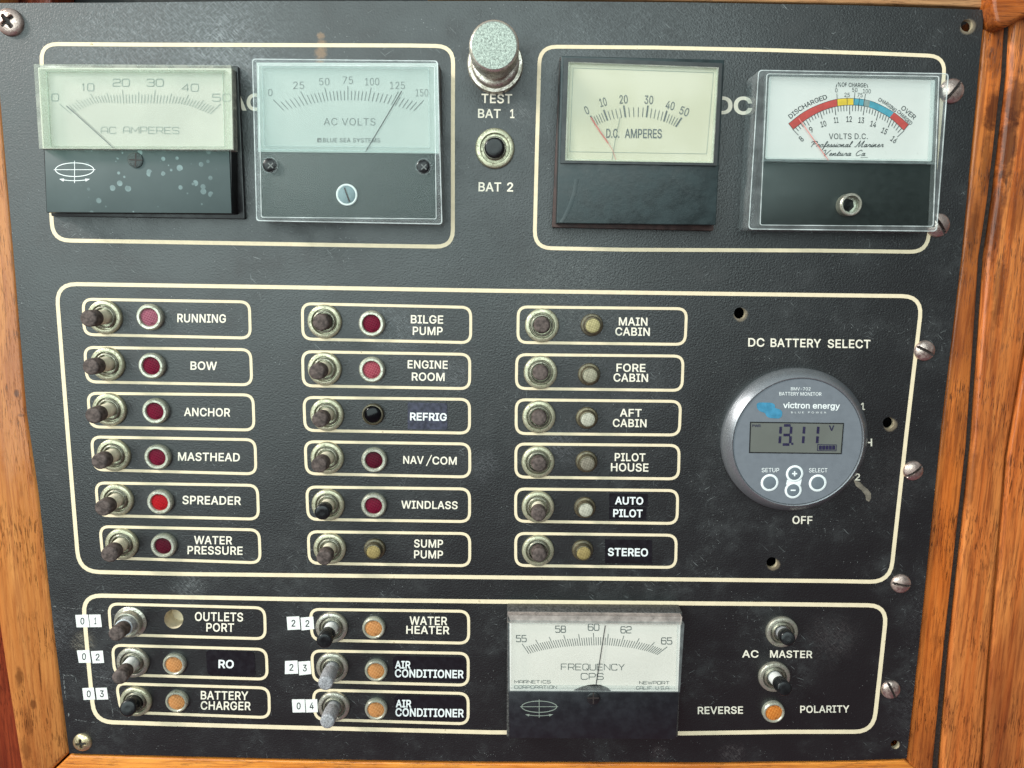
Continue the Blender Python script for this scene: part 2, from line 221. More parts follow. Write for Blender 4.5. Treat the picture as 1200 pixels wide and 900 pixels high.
# ------------------------------------------------------------------ mesh helpers (panel coordinates: u right, v up, h out)
def thing(name, label, cat, x, y, h=0.0, group=None):
    o = bpy.data.objects.new(name, None); C.objects.link(o); o.empty_display_size = .005
    o.location = W(P(x, y, h)); o.rotation_euler = (math.pi / 2, 0, 0); o['label'] = label; o['category'] = cat
    if group: o['group'] = group
    ORGS[o.name] = P(x, y, h); return o
ORGS = {}
class B:
    """collects faces in panel coordinates"""
    def __init__(s): s.v = []; s.f = []; s.mi = []; s.lift = 0
    def add(s, vs, fs, mi=0):
        k = len(s.v); s.v += [tuple(p) for p in vs]; s.f += [tuple(i + k for i in f) for f in fs]; s.mi += [mi] * len(fs)
    def poly(s, loops, h, mi=0):
        """flat filled outline(s) given in photo pixels, at height h; loops[1:] are holes"""
        pts = [[P(x, y, h) for x, y in l] for l in loops]
        tri = tessellate_polygon(pts); fl = [p for l in pts for p in l]
        out = []
        for t in tri:
            a, b, c = (fl[i] for i in t)
            ar = (b.x - a.x) * (c.y - a.y) - (b.y - a.y) * (c.x - a.x)
            if abs(ar) < 1e-14: continue
            out.append(t if ar > 0 else (t[0], t[2], t[1]))
        s.add(fl, out, mi)
    def ribbon(s, pts, wd, h, closed=False, mi=0):
        """a line of width wd pixels along pixel points"""
        n = len(pts); L = []; R = []
        for i in range(n):
            a = pts[i - 1] if (i or closed) else pts[i]; b = pts[(i + 1) % n] if (i < n - 1 or closed) else pts[i]; p = pts[i]
            d1 = Vector((p[0] - a[0], p[1] - a[1])); d2 = Vector((b[0] - p[0], b[1] - p[1]))
            if d1.length < 1e-9: d1 = d2
            if d2.length < 1e-9: d2 = d1
            d1.normalize(); d2.normalize(); t = d1 + d2
            if t.length < 1e-6: t = d1
            t.normalize(); k = 1 / max(.5, t.dot(d1)); w_ = wd / 2 * k
            L.append(P(p[0] + t.y * w_, p[1] - t.x * w_, h)); R.append(P(p[0] - t.y * w_, p[1] + t.x * w_, h))
        m = n if closed else n - 1
        s.add(L + R, [(i, n + i, n + (i + 1) % n, (i + 1) % n) for i in range(m)], mi)
    def prism(s, out, h0, h1, mi=0, base=None, inner=None, top=True):
        """solid between h0 and h1; its front outline stands at photo pixels 'out' at h1 (straight walls unless base is given at h0)"""
        a = [P(x, y, h1) for x, y in out]; n = len(a)
        b = [Vector((p.x, p.y, h0)) for p in a] if base is None else [P(x, y, h0) for x, y in base]
        if sum(a[i - 1].x * a[i].y - a[i].x * a[i - 1].y for i in range(n)) < 0: a.reverse(); b.reverse()
        s.add(a + b, [(n + i, n + (i + 1) % n, (i + 1) % n, i) for i in range(n)] + ([tuple(range(n))] if top else []) + [tuple(range(2 * n - 1, n - 1, -1))], mi)
    def wall(s, out, inn, h0, h1, mi=0):
        """open frame: outline 'out' minus outline 'inn' (same point count, pixels at h1), straight walls down to h0"""
        A = [P(*p, h1) for p in out]; I = [P(*p, h1) for p in inn]; n = len(A); dn = lambda L: [Vector((p.x, p.y, h0)) for p in L]
        v = A + I + dn(A) + dn(I); f = []
        for i in range(n):
            j = (i + 1) % n; f += [(i, n + i, n + j, j), (2 * n + i, i, j, 2 * n + j), (n + i, 3 * n + i, 3 * n + j, n + j)]
        s.add(v, f, mi)
    def lathe(s, prof, c, axis=(0, 0, 1), seg=40, mi=0, cap=True):
        """profile (radius, distance along axis) turned about an axis through c (panel coordinates)"""
        c = Vector(c); az = Vector(axis).normalized(); ax = az.orthogonal().normalized(); ay = az.cross(ax); v = []
        for r, z in prof:
            for k in range(seg):
                a = 2 * math.pi * k / seg; v.append(c + az * z + (ax * math.cos(a) + ay * math.sin(a)) * r)
        f = [(i * seg + k, i * seg + (k + 1) % seg, (i + 1) * seg + (k + 1) % seg, (i + 1) * seg + k) for i in range(len(prof) - 1) for k in range(seg)]
        if cap: f.append(tuple((len(prof) - 1) * seg + k for k in range(seg)))
        s.add(v, f, mi)
    def build(s, name, mats, parent, smooth=None, bevel=0, label=None, seg=2):
        me = bpy.data.meshes.new(name); root = parent
        while root.parent: root = root.parent
        o0 = ORGS[root.name]
        me.from_pydata([(p[0] - o0.x, p[1] - o0.y, p[2] - o0.z) for p in s.v], [], s.f)
        for m in (mats if isinstance(mats, (list, tuple)) else [mats]): me.materials.append(m)
        for p, i in zip(me.polygons, s.mi): p.material_index = i
        if bevel or smooth is not None:
            bm = bmesh.new(); bm.from_mesh(me)
            if bevel:
                bmesh.ops.remove_doubles(bm, verts=bm.verts, dist=1e-7)
                bmesh.ops.recalc_face_normals(bm, faces=bm.faces)
                ed = [e_ for e_ in bm.edges if e_.is_manifold and e_.calc_face_angle(0) > .6]
                bmesh.ops.bevel(bm, geom=ed, offset=bevel, segments=seg, affect='EDGES', profile=.5, clamp_overlap=True)
            bm.to_mesh(me); bm.free()
            for p in me.polygons: p.use_smooth = True
            me.set_sharp_from_angle(angle=math.radians(smooth if smooth is not None else 35))
        me.update(); ob = bpy.data.objects.new(name, me); C.objects.link(ob); ob.parent = parent
        if label: ob['label'] = label
        return ob
def share(name, me, parent):
    ob = bpy.data.objects.new(name, me); C.objects.link(ob); ob.parent = parent; return ob
def fillet(pts, r, n=6):
    out = []; m = len(pts)
    for i in range(m):
        p = Vector(pts[i]); a = Vector(pts[i - 1]) - p; b = Vector(pts[(i + 1) % m]) - p
        if a.normalized().dot(b.normalized()) < -.97 or r <= 0: out.append(tuple(p)); continue
        rr = min(r, a.length * .48, b.length * .48); s0 = p + a.normalized() * rr; s1 = p + b.normalized() * rr
        for k in range(n + 1):
            t = k / n; q = s0 * (1 - t) ** 2 * 1.0 + p * 2 * t * (1 - t) + s1 * t * t; q2 = q
            out.append((q2.x, q2.y))
    return out
def inset(q, d):                        # shrink a 4-corner outline by d pixels (dl, dt, dr, db)
    (a, b, c, e_) = q; l, t, r, bt = d if isinstance(d, tuple) else (d,) * 4
    return [(a[0] + l, a[1] + t), (b[0] - r, b[1] + t), (c[0] - r, c[1] - bt), (e_[0] + l, e_[1] - bt)]
def ell(x, y, rx, ry=None, n=32, a0=0.0, a1=2 * math.pi):
    ry = ry or rx; full = abs(a1 - a0 - 2 * math.pi) < 1e-6
    return [(x + rx * math.cos(a0 + (a1 - a0) * k / (n if full else n - 1)), y + ry * math.sin(a0 + (a1 - a0) * k / (n if full else n - 1))) for k in range(n)]

# letter outlines (advance and loops, units of 1/1000 em)
GLYPHS = 'A~480~16,0 201,509 276,509 463,0 395,0 287,302 232,478 245,478 213,371 85,0;110,142 110,199 370,199 370,142|B~456~60,0 60,509 274,507 304,501 329,491 367,461 381,442 396,398 397,353 387,320 368,295 343,278 315,267 315,262 347,254 378,234 391,220 411,184 418,136 416,111 410,88 400,67 368,31 317,8 284,2 247,0;125,57 245,57 281,60 309,67 330,80 344,96 353,115 354,153 342,184 320,209 289,225 248,231 125,231;125,285 238,285 273,290 302,304 323,326 335,355 333,393 326,412 313,429 294,442 270,449 240,452 125,452|C~510~267,-7 225,-3 186,7 150,25 119,49 92,79 70,115 53,157 44,203 40,254 44,305 53,352 70,393 92,429 119,459 150,484 186,501 225,512 267,516 317,511 340,504 383,485 402,471 435,438 448,418 459,397 473,348 408,348 404,365 389,395 357,428 344,437 315,449 267,456 237,453 209,445 184,432 161,414 141,391 125,364 113,332 106,295 103,254 106,213 113,177 125,145 141,117 161,94 184,76 210,63 237,56 267,53 315,60 344,72 369,90 397,128 408,160 473,160 459,112 448,91 420,53 402,38 363,13 341,5 293,-6|D~502~219,0 96,0 96,57 215,57 254,60 288,68 318,81 343,99 363,122 379,149 390,181 397,216 399,255 397,294 390,329 379,361 364,388 344,410 320,428 291,441 258,449 221,452 93,452 93,509 225,509 273,505 315,495 353,478 385,455 412,426 433,391 449,351 458,306 462,255 458,205 449,159 433,119 411,83 384,54 351,31 312,14 268,3;125,509 125,0 60,0 60,509|E~419~60,0 60,509 372,509 372,452 125,452 125,286 355,286 355,229 125,229 125,57 375,57 375,0|F~410~60,0 60,509 369,509 369,452 125,452 125,278 346,278 346,221 125,221 125,0|G~520~269,-7 225,-3 185,7 149,25 118,49 91,79 69,116 53,157 43,203 40,254 43,305 53,352 69,393 91,429 117,459 149,484 184,501 223,512 265,516 340,504 384,483 403,469 436,436 449,416 460,395 474,349 408,349 387,393 368,417 344,436 300,453 265,456 236,453 209,445 183,432 160,414 141,392 125,364 113,332 106,295 103,254 106,213 113,177 125,145 141,117 184,76 210,63 238,56 269,53 322,61 345,71 382,102 407,147 415,202 434,199 283,199 283,256 478,256 475,160 466,124 451,91 431,62 406,38 377,19 344,5 308,-4|H~517~60,0 60,509 125,509 125,289 392,289 392,509 457,509 457,0 392,0 392,232 125,232 125,0|I~300~31,0 31,57 118,57 118,452 31,452 31,509 269,509 269,452 183,452 183,57 269,57 269,0|J~396~185,-7 143,-2 106,11 75,33 52,63 38,100 33,173 98,173 100,117 108,93 122,74 139,61 160,53 185,50 209,53 230,61 248,74 261,93 269,117 272,145 272,509 336,509 336,145 332,100 318,63 294,33 263,11 227,-2|K~467~104,145 104,216 174,303 364,509 448,509 231,276;60,0 60,509 125,509 125,0;372,0 188,259 228,309 449,0|L~393~60,0 60,509 125,509 125,57 361,57 361,0|M~628~60,0 60,509 152,509 284,170 322,49 307,49 349,179 476,509 568,509 568,0 504,0 507,457 513,457 477,348 342,0 286,0 170,291 112,457 119,457 121,386 122,0|N~523~60,0 60,509 136,509 363,151 414,55 405,54 399,142 399,509 463,509 463,0 387,0 168,346 108,452 119,454 125,313 125,0|O~533~267,-7 225,-3 186,7 150,25 119,49 92,79 70,115 53,157 44,203 40,254 44,305 53,352 70,393 92,429 119,459 150,484 186,501 225,512 267,516 309,512 348,501 384,484 415,459 442,429 464,393 480,352 490,305 493,254 490,203 480,157 464,115 442,79 415,49 384,25 348,7 309,-3;267,53 296,55 324,63 349,76 372,94 392,116 408,144 420,176 428,213 430,254 428,295 420,332 408,365 392,392 372,415 349,433 324,446 267,456 237,453 184,433 161,415 142,392 125,364 113,332 106,295 103,254 106,213 113,176 125,144 142,117 161,94 184,76 210,63 237,55|P~445~60,0 60,509 235,509 272,506 305,499 332,487 356,471 375,452 390,430 407,377 407,318 390,265 356,223 332,207 305,195 272,188 109,186 109,242 257,244 279,248 312,266 333,294 343,328 343,367 333,402 312,428 297,439 279,446 232,452 125,452 125,0|Q~533~245,159 313,159 468,-48 401,-48;267,-7 225,-3 186,7 150,25 119,49 92,79 70,115 53,157 44,203 40,254 44,305 53,352 70,393 92,429 119,459 150,484 186,501 225,512 267,516 309,512 348,501 384,484 415,459 442,429 464,393 480,352 490,305 493,254 490,203 480,157 464,115 442,79 415,49 384,25 348,7 309,-3;267,53 296,55 324,63 349,76 372,94 392,116 408,144 420,176 428,213 430,254 428,295 420,332 408,365 392,392 372,415 349,433 324,446 267,456 237,453 184,433 161,415 142,392 125,364 113,332 106,295 103,254 106,213 113,176 125,144 142,117 161,94 184,76 210,63 237,55|R~449~60,0 60,509 236,509 305,500 333,489 376,455 390,433 401,408 407,381 407,323 401,296 390,271 376,250 333,217 305,206 273,200 96,198 96,255 258,256 280,260 313,276 334,300 344,333 344,371 334,405 325,419 298,440 258,451 125,452 125,0;353,0 230,229 303,229 428,0|S~447~224,-9 188,-7 156,-1 128,9 102,23 81,40 64,60 51,83 42,109 38,137 104,137 114,102 136,76 166,59 204,50 246,50 286,60 317,79 338,106 344,122 344,154 340,168 322,189 296,205 184,239 112,269 86,289 67,313 56,341 52,372 54,400 62,425 75,448 92,468 138,498 165,508 227,516 289,508 316,498 340,484 377,449 390,427 398,403 401,378 337,378 332,402 320,421 302,437 280,449 254,456 225,459 204,457 167,448 139,430 129,418 121,405 115,376 122,345 142,324 169,308 312,264 359,238 395,198 407,161 408,139 406,112 399,87 370,43 349,25 294,0 261,-7|T~449~32,452 32,509 417,509 417,452 257,452 257,0 193,0 193,452|U~517~259,-8 220,-6 186,2 154,15 126,33 103,55 85,80 71,108 63,140 60,173 60,509 124,509 124,178 132,133 153,95 187,68 232,53 259,52 285,53 331,68 349,80 377,113 391,155 393,178 393,509 457,509 457,173 454,140 446,108 433,80 414,55 391,33 363,15 332,2 297,-6|V~480~204,0 16,509 84,509 207,164 248,31 235,31 257,107 395,509 463,509 278,0|W~686~155,0 16,509 82,509 172,162 197,40 189,40 203,111 306,509 380,509 462,196 497,40 488,40 506,128 603,509 670,509 530,0 455,0 362,345 336,475 350,475 330,371 230,0|X~474~18,0 217,284 217,236 29,509 104,509 188,386 243,292 232,292 258,339 374,509 446,509 259,239 259,287 456,0 382,0 275,154 230,231 244,231 213,176 91,0|Y~472~203,0 203,208 16,509 91,509 203,327 250,230 224,230 242,275 280,344 381,509 455,509 268,208 268,0|Z~438~42,0 42,46 306,431 341,476 348,454 40,452 40,509 397,509 397,462 169,129 110,49 97,33 90,54 152,57 399,57 399,0|0~453~227,-7 191,-3 158,7 130,24 105,48 85,77 69,113 57,155 50,202 48,254 50,306 57,353 69,395 85,431 106,461 130,484 159,502 191,512 227,516 262,512 295,502 323,484 348,461 368,431 384,395 396,353 403,306 405,254 403,202 396,155 384,113 368,77 348,48 323,24 295,7 263,-3;227,50 250,52 271,60 290,74 306,92 320,116 338,176 344,254 338,332 320,393 290,435 271,449 250,457 227,460 203,457 182,449 163,435 147,416 123,365 115,332 109,254 115,176 123,144 147,92 163,74 182,60 203,52|1~453~76,0 76,55 391,55 391,0;276,509 276,0 212,0 212,448 86,358 86,427 198,509|2~453~64,0 64,47 282,282 311,327 320,371 315,405 298,431 287,441 258,455 224,460 188,454 172,447 148,427 132,398 127,362 66,362 68,391 75,418 86,442 102,464 121,482 168,507 225,516 281,507 306,497 346,465 361,445 372,423 379,398 381,372 377,336 371,318 351,280 317,235 153,57 389,57 389,0|3~453~218,-7 159,1 108,22 70,57 57,79 48,104 44,132 109,132 118,100 137,76 165,59 200,51 239,51 275,61 291,69 315,93 328,125 328,163 316,196 306,211 275,234 254,241 229,246 157,248 157,299 288,448 288,452 70,452 70,509 372,509 372,461 211,278 211,289 247,290 279,286 308,276 333,262 354,244 371,222 391,173 393,145 390,116 383,90 354,45 309,12 251,-5|4~453~40,105 40,158 247,509 311,509 109,163 413,163 413,105;282,0 282,318 343,318 343,0|5~453~221,-7 165,1 140,11 99,41 83,60 71,82 63,105 60,130 122,130 130,102 138,89 160,68 188,54 241,51 276,64 291,75 314,104 326,141 326,183 314,221 303,237 275,262 257,270 218,277 184,273 152,262 128,246 67,253 96,509 366,509 366,452 151,452 134,301 178,325 212,333 252,332 294,321 330,299 358,269 379,231 390,187 388,132 381,102 369,76 352,52 309,15 282,3 253,-4|6~453~226,-7 168,3 142,15 119,31 100,51 84,74 73,101 66,130 65,187 80,239 112,302 252,509 322,509 151,261 145,261 165,288 184,302 208,311 235,314 265,312 316,295 355,262 370,240 387,187 387,127 368,73 333,30 310,14 284,3 257,-4;226,48 263,55 293,73 314,101 322,119 327,157 322,196 314,213 293,241 263,259 226,265 207,264 174,252 148,229 131,197 126,179 125,158 131,119 148,86 160,73 190,55|7~453~97,0 323,452 62,452 62,509 391,509 391,449 165,0|8~453~226,-7 163,1 136,11 111,25 74,62 62,84 54,109 52,135 53,156 65,195 87,228 117,252 153,265 109,289 80,330 70,380 79,429 90,450 124,485 170,508 226,516 282,508 328,485 346,469 373,429 382,380 372,330 343,289 300,265 335,252 365,228 387,195 395,176 401,135 391,84 362,42 317,11 259,-5;226,49 267,54 300,69 323,91 335,121 335,157 322,189 312,202 283,223 247,234 206,234 169,223 140,202 130,189 117,157 115,139 121,106 139,79 167,60 205,50;226,290 260,294 287,308 298,318 314,344 319,376 318,392 308,420 288,442 260,455 226,460 192,455 164,442 153,432 138,407 133,376 138,344 154,318 165,308 193,294|9~453~226,516 285,506 310,494 333,478 352,458 368,434 380,408 387,378 387,322 373,270 340,207 200,0 130,0 301,248 307,248 295,229 278,214 257,202 232,195 188,197 161,203 137,214 98,247 83,269 72,294 66,321 66,382 73,411 85,436 120,479 168,506;226,460 190,454 174,446 148,423 131,390 125,352 131,313 148,280 174,257 207,245 226,243 263,249 293,267 305,280 322,312 327,350 322,390 305,422 279,446 263,454|a~389~160,-9 115,-3 76,15 60,29 38,63 32,84 30,108 36,146 53,174 64,184 92,200 125,211 247,229 265,235 271,240 276,255 272,285 260,307 240,322 227,327 196,331 163,327 137,316 110,292 100,274 41,291 51,313 64,331 95,358 114,368 173,383 223,382 271,369 300,350 322,320 330,301 337,251 337,0 277,0 277,52 272,52 252,25 229,8 199,-4;170,45 211,51 242,68 254,80 263,93 274,122 276,190 267,184 251,180 147,163 122,153 103,139 93,118 92,105 96,82 102,72 109,64 130,52|b~424~229,-8 208,-7 172,4 147,21 118,59 112,59 112,0 53,0 53,509 114,509 114,319 118,319 137,346 171,373 207,383 259,382 287,374 313,361 335,342 354,320 370,293 381,261 388,227 388,151 381,116 370,84 355,57 336,34 313,16 288,3 260,-6;220,47 262,55 294,80 316,117 323,139 328,189 323,239 307,281 295,298 262,322 243,328 220,330 178,322 161,312 134,282 118,241 113,189 114,162 125,115 147,78 179,55 198,49|c~396~207,-8 174,-5 144,3 117,16 93,35 72,58 56,85 44,116 34,187 44,260 56,291 72,318 93,341 117,360 144,374 174,382 226,384 276,371 318,346 330,335 349,308 362,277 303,262 295,281 278,304 252,321 231,328 184,328 163,321 145,310 130,296 118,278 108,258 102,236 96,187 108,117 130,80 145,66 163,55 207,46 253,55 271,66 292,89 304,117 363,102 341,56 306,21 261,-1|d~424~195,-8 165,-6 137,3 111,16 89,34 70,57 55,84 43,116 36,151 36,227 43,261 55,293 70,320 89,342 112,361 137,374 165,382 218,383 253,373 278,355 306,319 311,319 311,509 372,509 372,0 313,0 313,59 307,59 287,31 266,12 236,-3;205,47 246,55 278,78 299,115 306,138 312,189 306,241 300,263 278,299 246,322 227,328 205,330 182,328 162,322 130,298 108,261 102,239 96,189 102,139 118,97 130,80 162,55 182,49|e~404~212,-8 177,-5 145,3 117,16 92,35 72,58 56,85 44,116 34,187 36,224 44,258 55,290 71,317 91,340 115,359 142,373 172,382 205,384 246,380 285,366 303,355 334,324 347,305 365,256 371,194 371,169 75,169 75,221 338,221 310,202 308,226 298,269 277,301 263,314 246,323 205,330 164,323 131,301 119,286 109,270 97,231 98,151 102,127 110,106 135,73 151,61 169,53 190,48 227,47 254,53 276,65 294,82 306,105 365,91 358,72 335,39 302,14 261,-3|f~254~228,379 228,327 6,327 6,379;81,0 81,432 87,470 107,499 135,519 152,525 169,529 201,530 238,523 243,521 227,468 202,474 178,472 164,468 147,449 142,419 142,0|g~425~207,-151 156,-146 114,-132 82,-110 59,-84 51,-69 101,-41 131,-74 142,-82 169,-93 207,-97 236,-95 261,-87 282,-75 298,-58 308,-34 311,68 306,68 287,41 266,23 236,10 217,6 165,7 138,14 90,43 55,90 43,120 36,154 34,191 36,229 43,263 55,293 71,320 112,361 138,374 166,382 196,384 237,379 253,373 279,356 308,319 313,319 313,379 372,379 372,-9 370,-40 363,-67 350,-90 334,-109 314,-124 291,-136 265,-144;205,59 246,66 264,75 278,87 300,121 307,142 312,193 307,242 291,283 279,299 247,322 205,330 182,328 163,322 145,312 130,298 118,282 102,241 96,193 102,144 118,104 131,88 163,66|h~410~114,227 114,0 53,0 53,509 114,509 114,287 102,287 116,319 132,344 152,362 175,374 200,382 252,383 295,369 313,356 341,321 350,298 355,271 357,0 296,0 296,235 293,263 286,286 273,304 256,318 235,326 210,329 192,328 161,317 147,308 126,283 115,248|i~167~53,0 53,379 114,379 114,0;84,443 73,444 54,455 47,463 41,483 47,504 54,512 63,518 84,524 95,522 114,512 121,504 126,483 125,472 114,455 105,448|j~167~53,379 114,379 112,-52 102,-90 80,-119 47,-137 -10,-143 -10,-87 18,-85 31,-80 47,-61 51,-46;83,443 72,444 53,455 42,472 41,483 42,494 53,512 62,518 83,524 95,522 114,512 125,494 126,483 125,472 114,455 95,444|k~381~110,137 110,212 121,212 284,379 360,379 184,199 177,199;53,0 53,509 114,509 114,0;294,0 148,186 191,229 372,0|l~189~139,-2 112,0 91,8 74,20 62,37 55,59 53,509 114,509 114,83 120,62 126,57 146,52 170,54 181,3|m~610~53,0 53,379 112,379 112,295 108,295 122,331 144,358 172,376 203,385 245,383 268,375 287,361 303,342 314,320 321,295 312,295 326,329 337,343 364,366 398,381 437,386 478,380 514,361 529,346 550,307 555,283 557,0 496,0 496,254 493,279 485,298 473,313 438,329 419,330 387,326 363,312 345,290 336,263 335,0 274,0 272,280 265,297 238,322 220,328 199,330 171,326 145,312 126,289 119,274 114,238 114,0|n~410~114,227 114,0 53,0 53,379 112,379 112,287 102,287 116,319 132,344 152,362 175,374 200,382 252,383 295,369 313,356 341,321 350,298 355,271 357,0 296,0 296,235 293,263 286,286 273,304 256,318 235,326 210,329 192,328 161,317 147,308 126,283 115,248|o~415~207,-8 174,-5 144,3 117,16 93,35 72,58 56,85 44,116 34,187 44,260 56,291 72,318 93,341 117,360 144,374 174,382 207,384 241,382 271,374 299,360 323,341 343,318 359,291 371,260 379,225 381,187 379,150 371,116 359,85 343,58 323,35 299,16 271,3 241,-5;207,46 252,55 285,80 298,97 314,139 319,187 314,236 298,278 285,296 252,321 231,328 207,330 184,328 163,321 130,296 108,258 102,236 96,187 108,117 130,80 163,55|p~424~53,-143 53,379 112,379 112,319 118,319 137,346 158,364 171,373 188,379 229,384 259,382 287,374 313,361 354,320 370,293 381,261 388,227 388,151 381,116 370,84 355,57 336,34 313,16 288,3 260,-6 208,-7 173,4 147,21 118,59 114,59 114,-143;220,47 262,55 294,80 316,117 323,139 328,189 323,239 307,281 295,298 262,322 243,328 220,330 178,322 161,312 134,282 118,241 113,189 114,162 125,115 147,78 179,55 198,49|q~424~372,-143 311,-143 311,59 306,59 277,21 252,4 217,-7 165,-6 137,3 111,16 89,34 70,57 55,84 43,116 36,151 36,227 43,261 55,293 70,320 89,342 112,361 137,374 165,382 196,384 237,379 267,364 287,346 307,319 313,319 313,379 372,379;205,47 246,55 278,78 299,115 306,138 312,189 306,241 300,263 278,299 246,322 227,328 205,330 182,328 162,322 130,298 108,261 102,239 96,189 102,139 118,97 130,80 162,55 182,49|r~259~53,0 53,379 112,379 112,321 115,321 124,339 137,354 152,367 171,377 191,383 243,384 243,322 207,326 174,321 146,306 126,284 115,254 114,237 114,0|s~365~182,-8 133,-3 93,12 76,24 50,54 41,73 36,94 94,107 101,87 124,60 160,47 206,47 227,53 258,74 268,103 262,126 254,136 229,150 149,170 92,192 72,208 58,227 50,249 47,274 49,295 65,332 95,360 137,378 161,383 212,383 254,372 286,352 309,324 324,290 268,277 254,304 243,316 228,325 210,331 166,331 147,326 131,317 119,305 111,292 110,264 115,253 136,235 261,200 287,187 306,171 320,153 328,131 331,107 323,65 298,31 260,6 210,-7|t~227~204,379 204,327 6,327 6,379;65,471 126,471 127,83 130,70 144,55 170,50 202,54 213,2 207,0 168,-4 138,-1 113,7 92,21 77,41 68,64 65,93|u~410~182,-5 135,2 97,23 69,59 60,82 54,109 53,139 53,379 114,379 116,117 124,94 137,75 154,61 175,53 200,50 234,55 263,71 274,83 290,113 296,153 296,379 357,379 357,0 298,0 298,92 307,92 294,60 277,35 257,17 234,5 209,-3|v~389~163,0 17,379 84,379 173,132 206,21 184,21 216,132 305,379 371,379 226,0|w~567~138,0 23,379 87,379 147,164 175,41 165,41 192,163 252,379 316,379 382,136 402,41 391,41 420,163 480,379 545,379 429,0 368,0 309,207 277,338 291,338 263,225 199,0|x~379~21,0 171,218 171,171 29,379 100,379 207,206 175,206 233,306 282,379 352,379 209,169 209,214 358,0 287,0 219,103 173,182 205,182 160,103 91,0|y~389~47,-139 61,-86 94,-90 122,-81 138,-64 145,-51 163,-1 17,379 84,379 173,132 206,21 184,21 202,87 305,379 371,379 204,-58 187,-93 165,-119 139,-136 125,-141 82,-145|z~380~42,0 42,46 254,320 254,323 48,323 48,379 333,379 333,331 126,60 126,56 339,56 339,0|%~676~175,283 137,289 121,297 95,320 80,351 75,388 76,431 80,448 96,479 121,503 137,511 175,517 214,511 244,492 264,464 274,431 276,412 276,388 270,351 255,320 230,297 214,289 196,284;175,327 191,329 203,335 212,346 222,372 223,388 222,428 213,454 204,464 175,473 148,464 138,454 128,428 127,412 128,372 138,346 147,335;501,-10 462,-3 432,15 412,43 406,59 400,95 400,120 406,156 421,187 433,200 463,218 501,225 540,218 570,200 590,172 600,138 601,120 600,77 596,59 580,28 569,15 540,-3;501,35 517,37 529,43 538,53 548,80 549,95 548,135 538,162 529,172 517,178 501,180 473,172 464,162 454,135 453,120 454,80 464,53 473,43 485,37;132,0 482,509 540,509 191,0|/~249~235,533 71,-76 14,-76 178,533|.~188~95,-4 73,1 63,9 55,18 50,41 55,64 63,73 73,81 95,87 118,81 128,73 140,53 141,41 140,29 128,9 118,1|+~453~198,34 198,364 255,364 255,34;61,172 61,226 391,226 391,172|-~453~337,244 337,188 114,188 114,244'
# ------------------------------------------------------------------ lettering
GL = {}
for g_ in GLYPHS.split('|'):
    c_, a_, l_ = g_.split('~'); GL[c_] = (int(a_), [[tuple(map(int, p.split(','))) for p in q.split()] for q in l_.split(';')])
CAP = 509.0
def _area(l): return sum(l[i - 1][0] * l[i][1] - l[i][0] * l[i - 1][1] for i in range(len(l))) / 2
def _inside(p, l):
    r = False
    for i in range(len(l)):
        (x1, y1), (x2, y2) = l[i - 1], l[i]
        if (y1 > p[1]) != (y2 > p[1]) and p[0] < (x2 - x1) * (p[1] - y1) / (y2 - y1) + x1: r = not r
    return r
def _off(l, d):                        # push a loop outwards by d (to its right for CCW loops)
    n = len(l); o = []
    for i in range(n):
        a, p, b = Vector(l[i - 1]), Vector(l[i]), Vector(l[(i + 1) % n]); u = (p - a).normalized(); v = (b - p).normalized()
        n1 = Vector((u.y, -u.x)); n2 = Vector((v.y, -v.x)); m = n1 + n2
        if m.length < 1e-6: m = n1
        m.normalize(); k = d / max(.45, m.dot(n1)); o.append((p.x + m.x * k, p.y + m.y * k))
    return o
_GT = {}
def glyph_tris(c, bold):
    """triangles of a letter, filled by the non-zero winding rule (its outlines overlap)"""
    if (c, bold) in _GT: return _GT[c, bold]
    loops = [_off(l[::-1], bold) for l in GL[c][1]]                 # outer loops become counter-clockwise
    vs, fs = [], []
    for l in loops: fs.append(list(range(len(vs), len(vs) + len(l)))); vs += [Vector(p) for p in l]
    ed = [(f[k - 1], f[k]) for f in fs for k in range(len(f))]
    V_, _e, F_, *_x = delaunay_2d_cdt(vs, ed, [], 0, 1e-4)
    out = []
    for f in F_:
        x = sum(V_[i].x for i in f) / len(f); y = sum(V_[i].y for i in f) / len(f); wn = 0
        for l in loops:
            for k in range(len(l)):
                (x1, y1), (x2, y2) = l[k - 1], l[k]; s = (x2 - x1) * (y - y1) - (x - x1) * (y2 - y1)
                if y1 <= y < y2 and s > 0: wn += 1
                elif y2 <= y < y1 and s < 0: wn -= 1
        if wn != 0: out.append(tuple(f))
    _GT[c, bold] = ([(p.x, p.y) for p in V_], out); return _GT[c, bold]
def text(b, s, cx, cy, wd, hh, h, ang=0.0, bold=14, track=0, mi=0, slant=0.0, xh=False):
    """string centred at pixel cx, cy, wd pixels wide, capitals hh pixels tall, turned by ang degrees"""
    x = 0; items = []
    for c in s:
        if c == ' ': x += 190 + track; continue
        items.append((c, x)); x += GL[c][0] + track
    ext = [(p[0] + x0) for c, x0 in items for l in GL[c][1] for p in l]
    x0_, x1_ = min(ext) - bold, max(ext) + bold; sxx = wd / (x1_ - x0_); syy = hh / (CAP + bold * 2)
    ca, sa = math.cos(math.radians(ang)), math.sin(math.radians(ang))
    for c, gx in items:
        vs, fs = glyph_tris(c, bold); pts = []
        for px, py in vs:
            X = (px + gx - (x0_ + x1_) / 2 + slant * py) * sxx; Y = -(py - CAP / 2) * syy
            pts.append(P(cx + X * ca - Y * sa, cy + X * sa + Y * ca, h))
        b.add(pts, fs, mi)
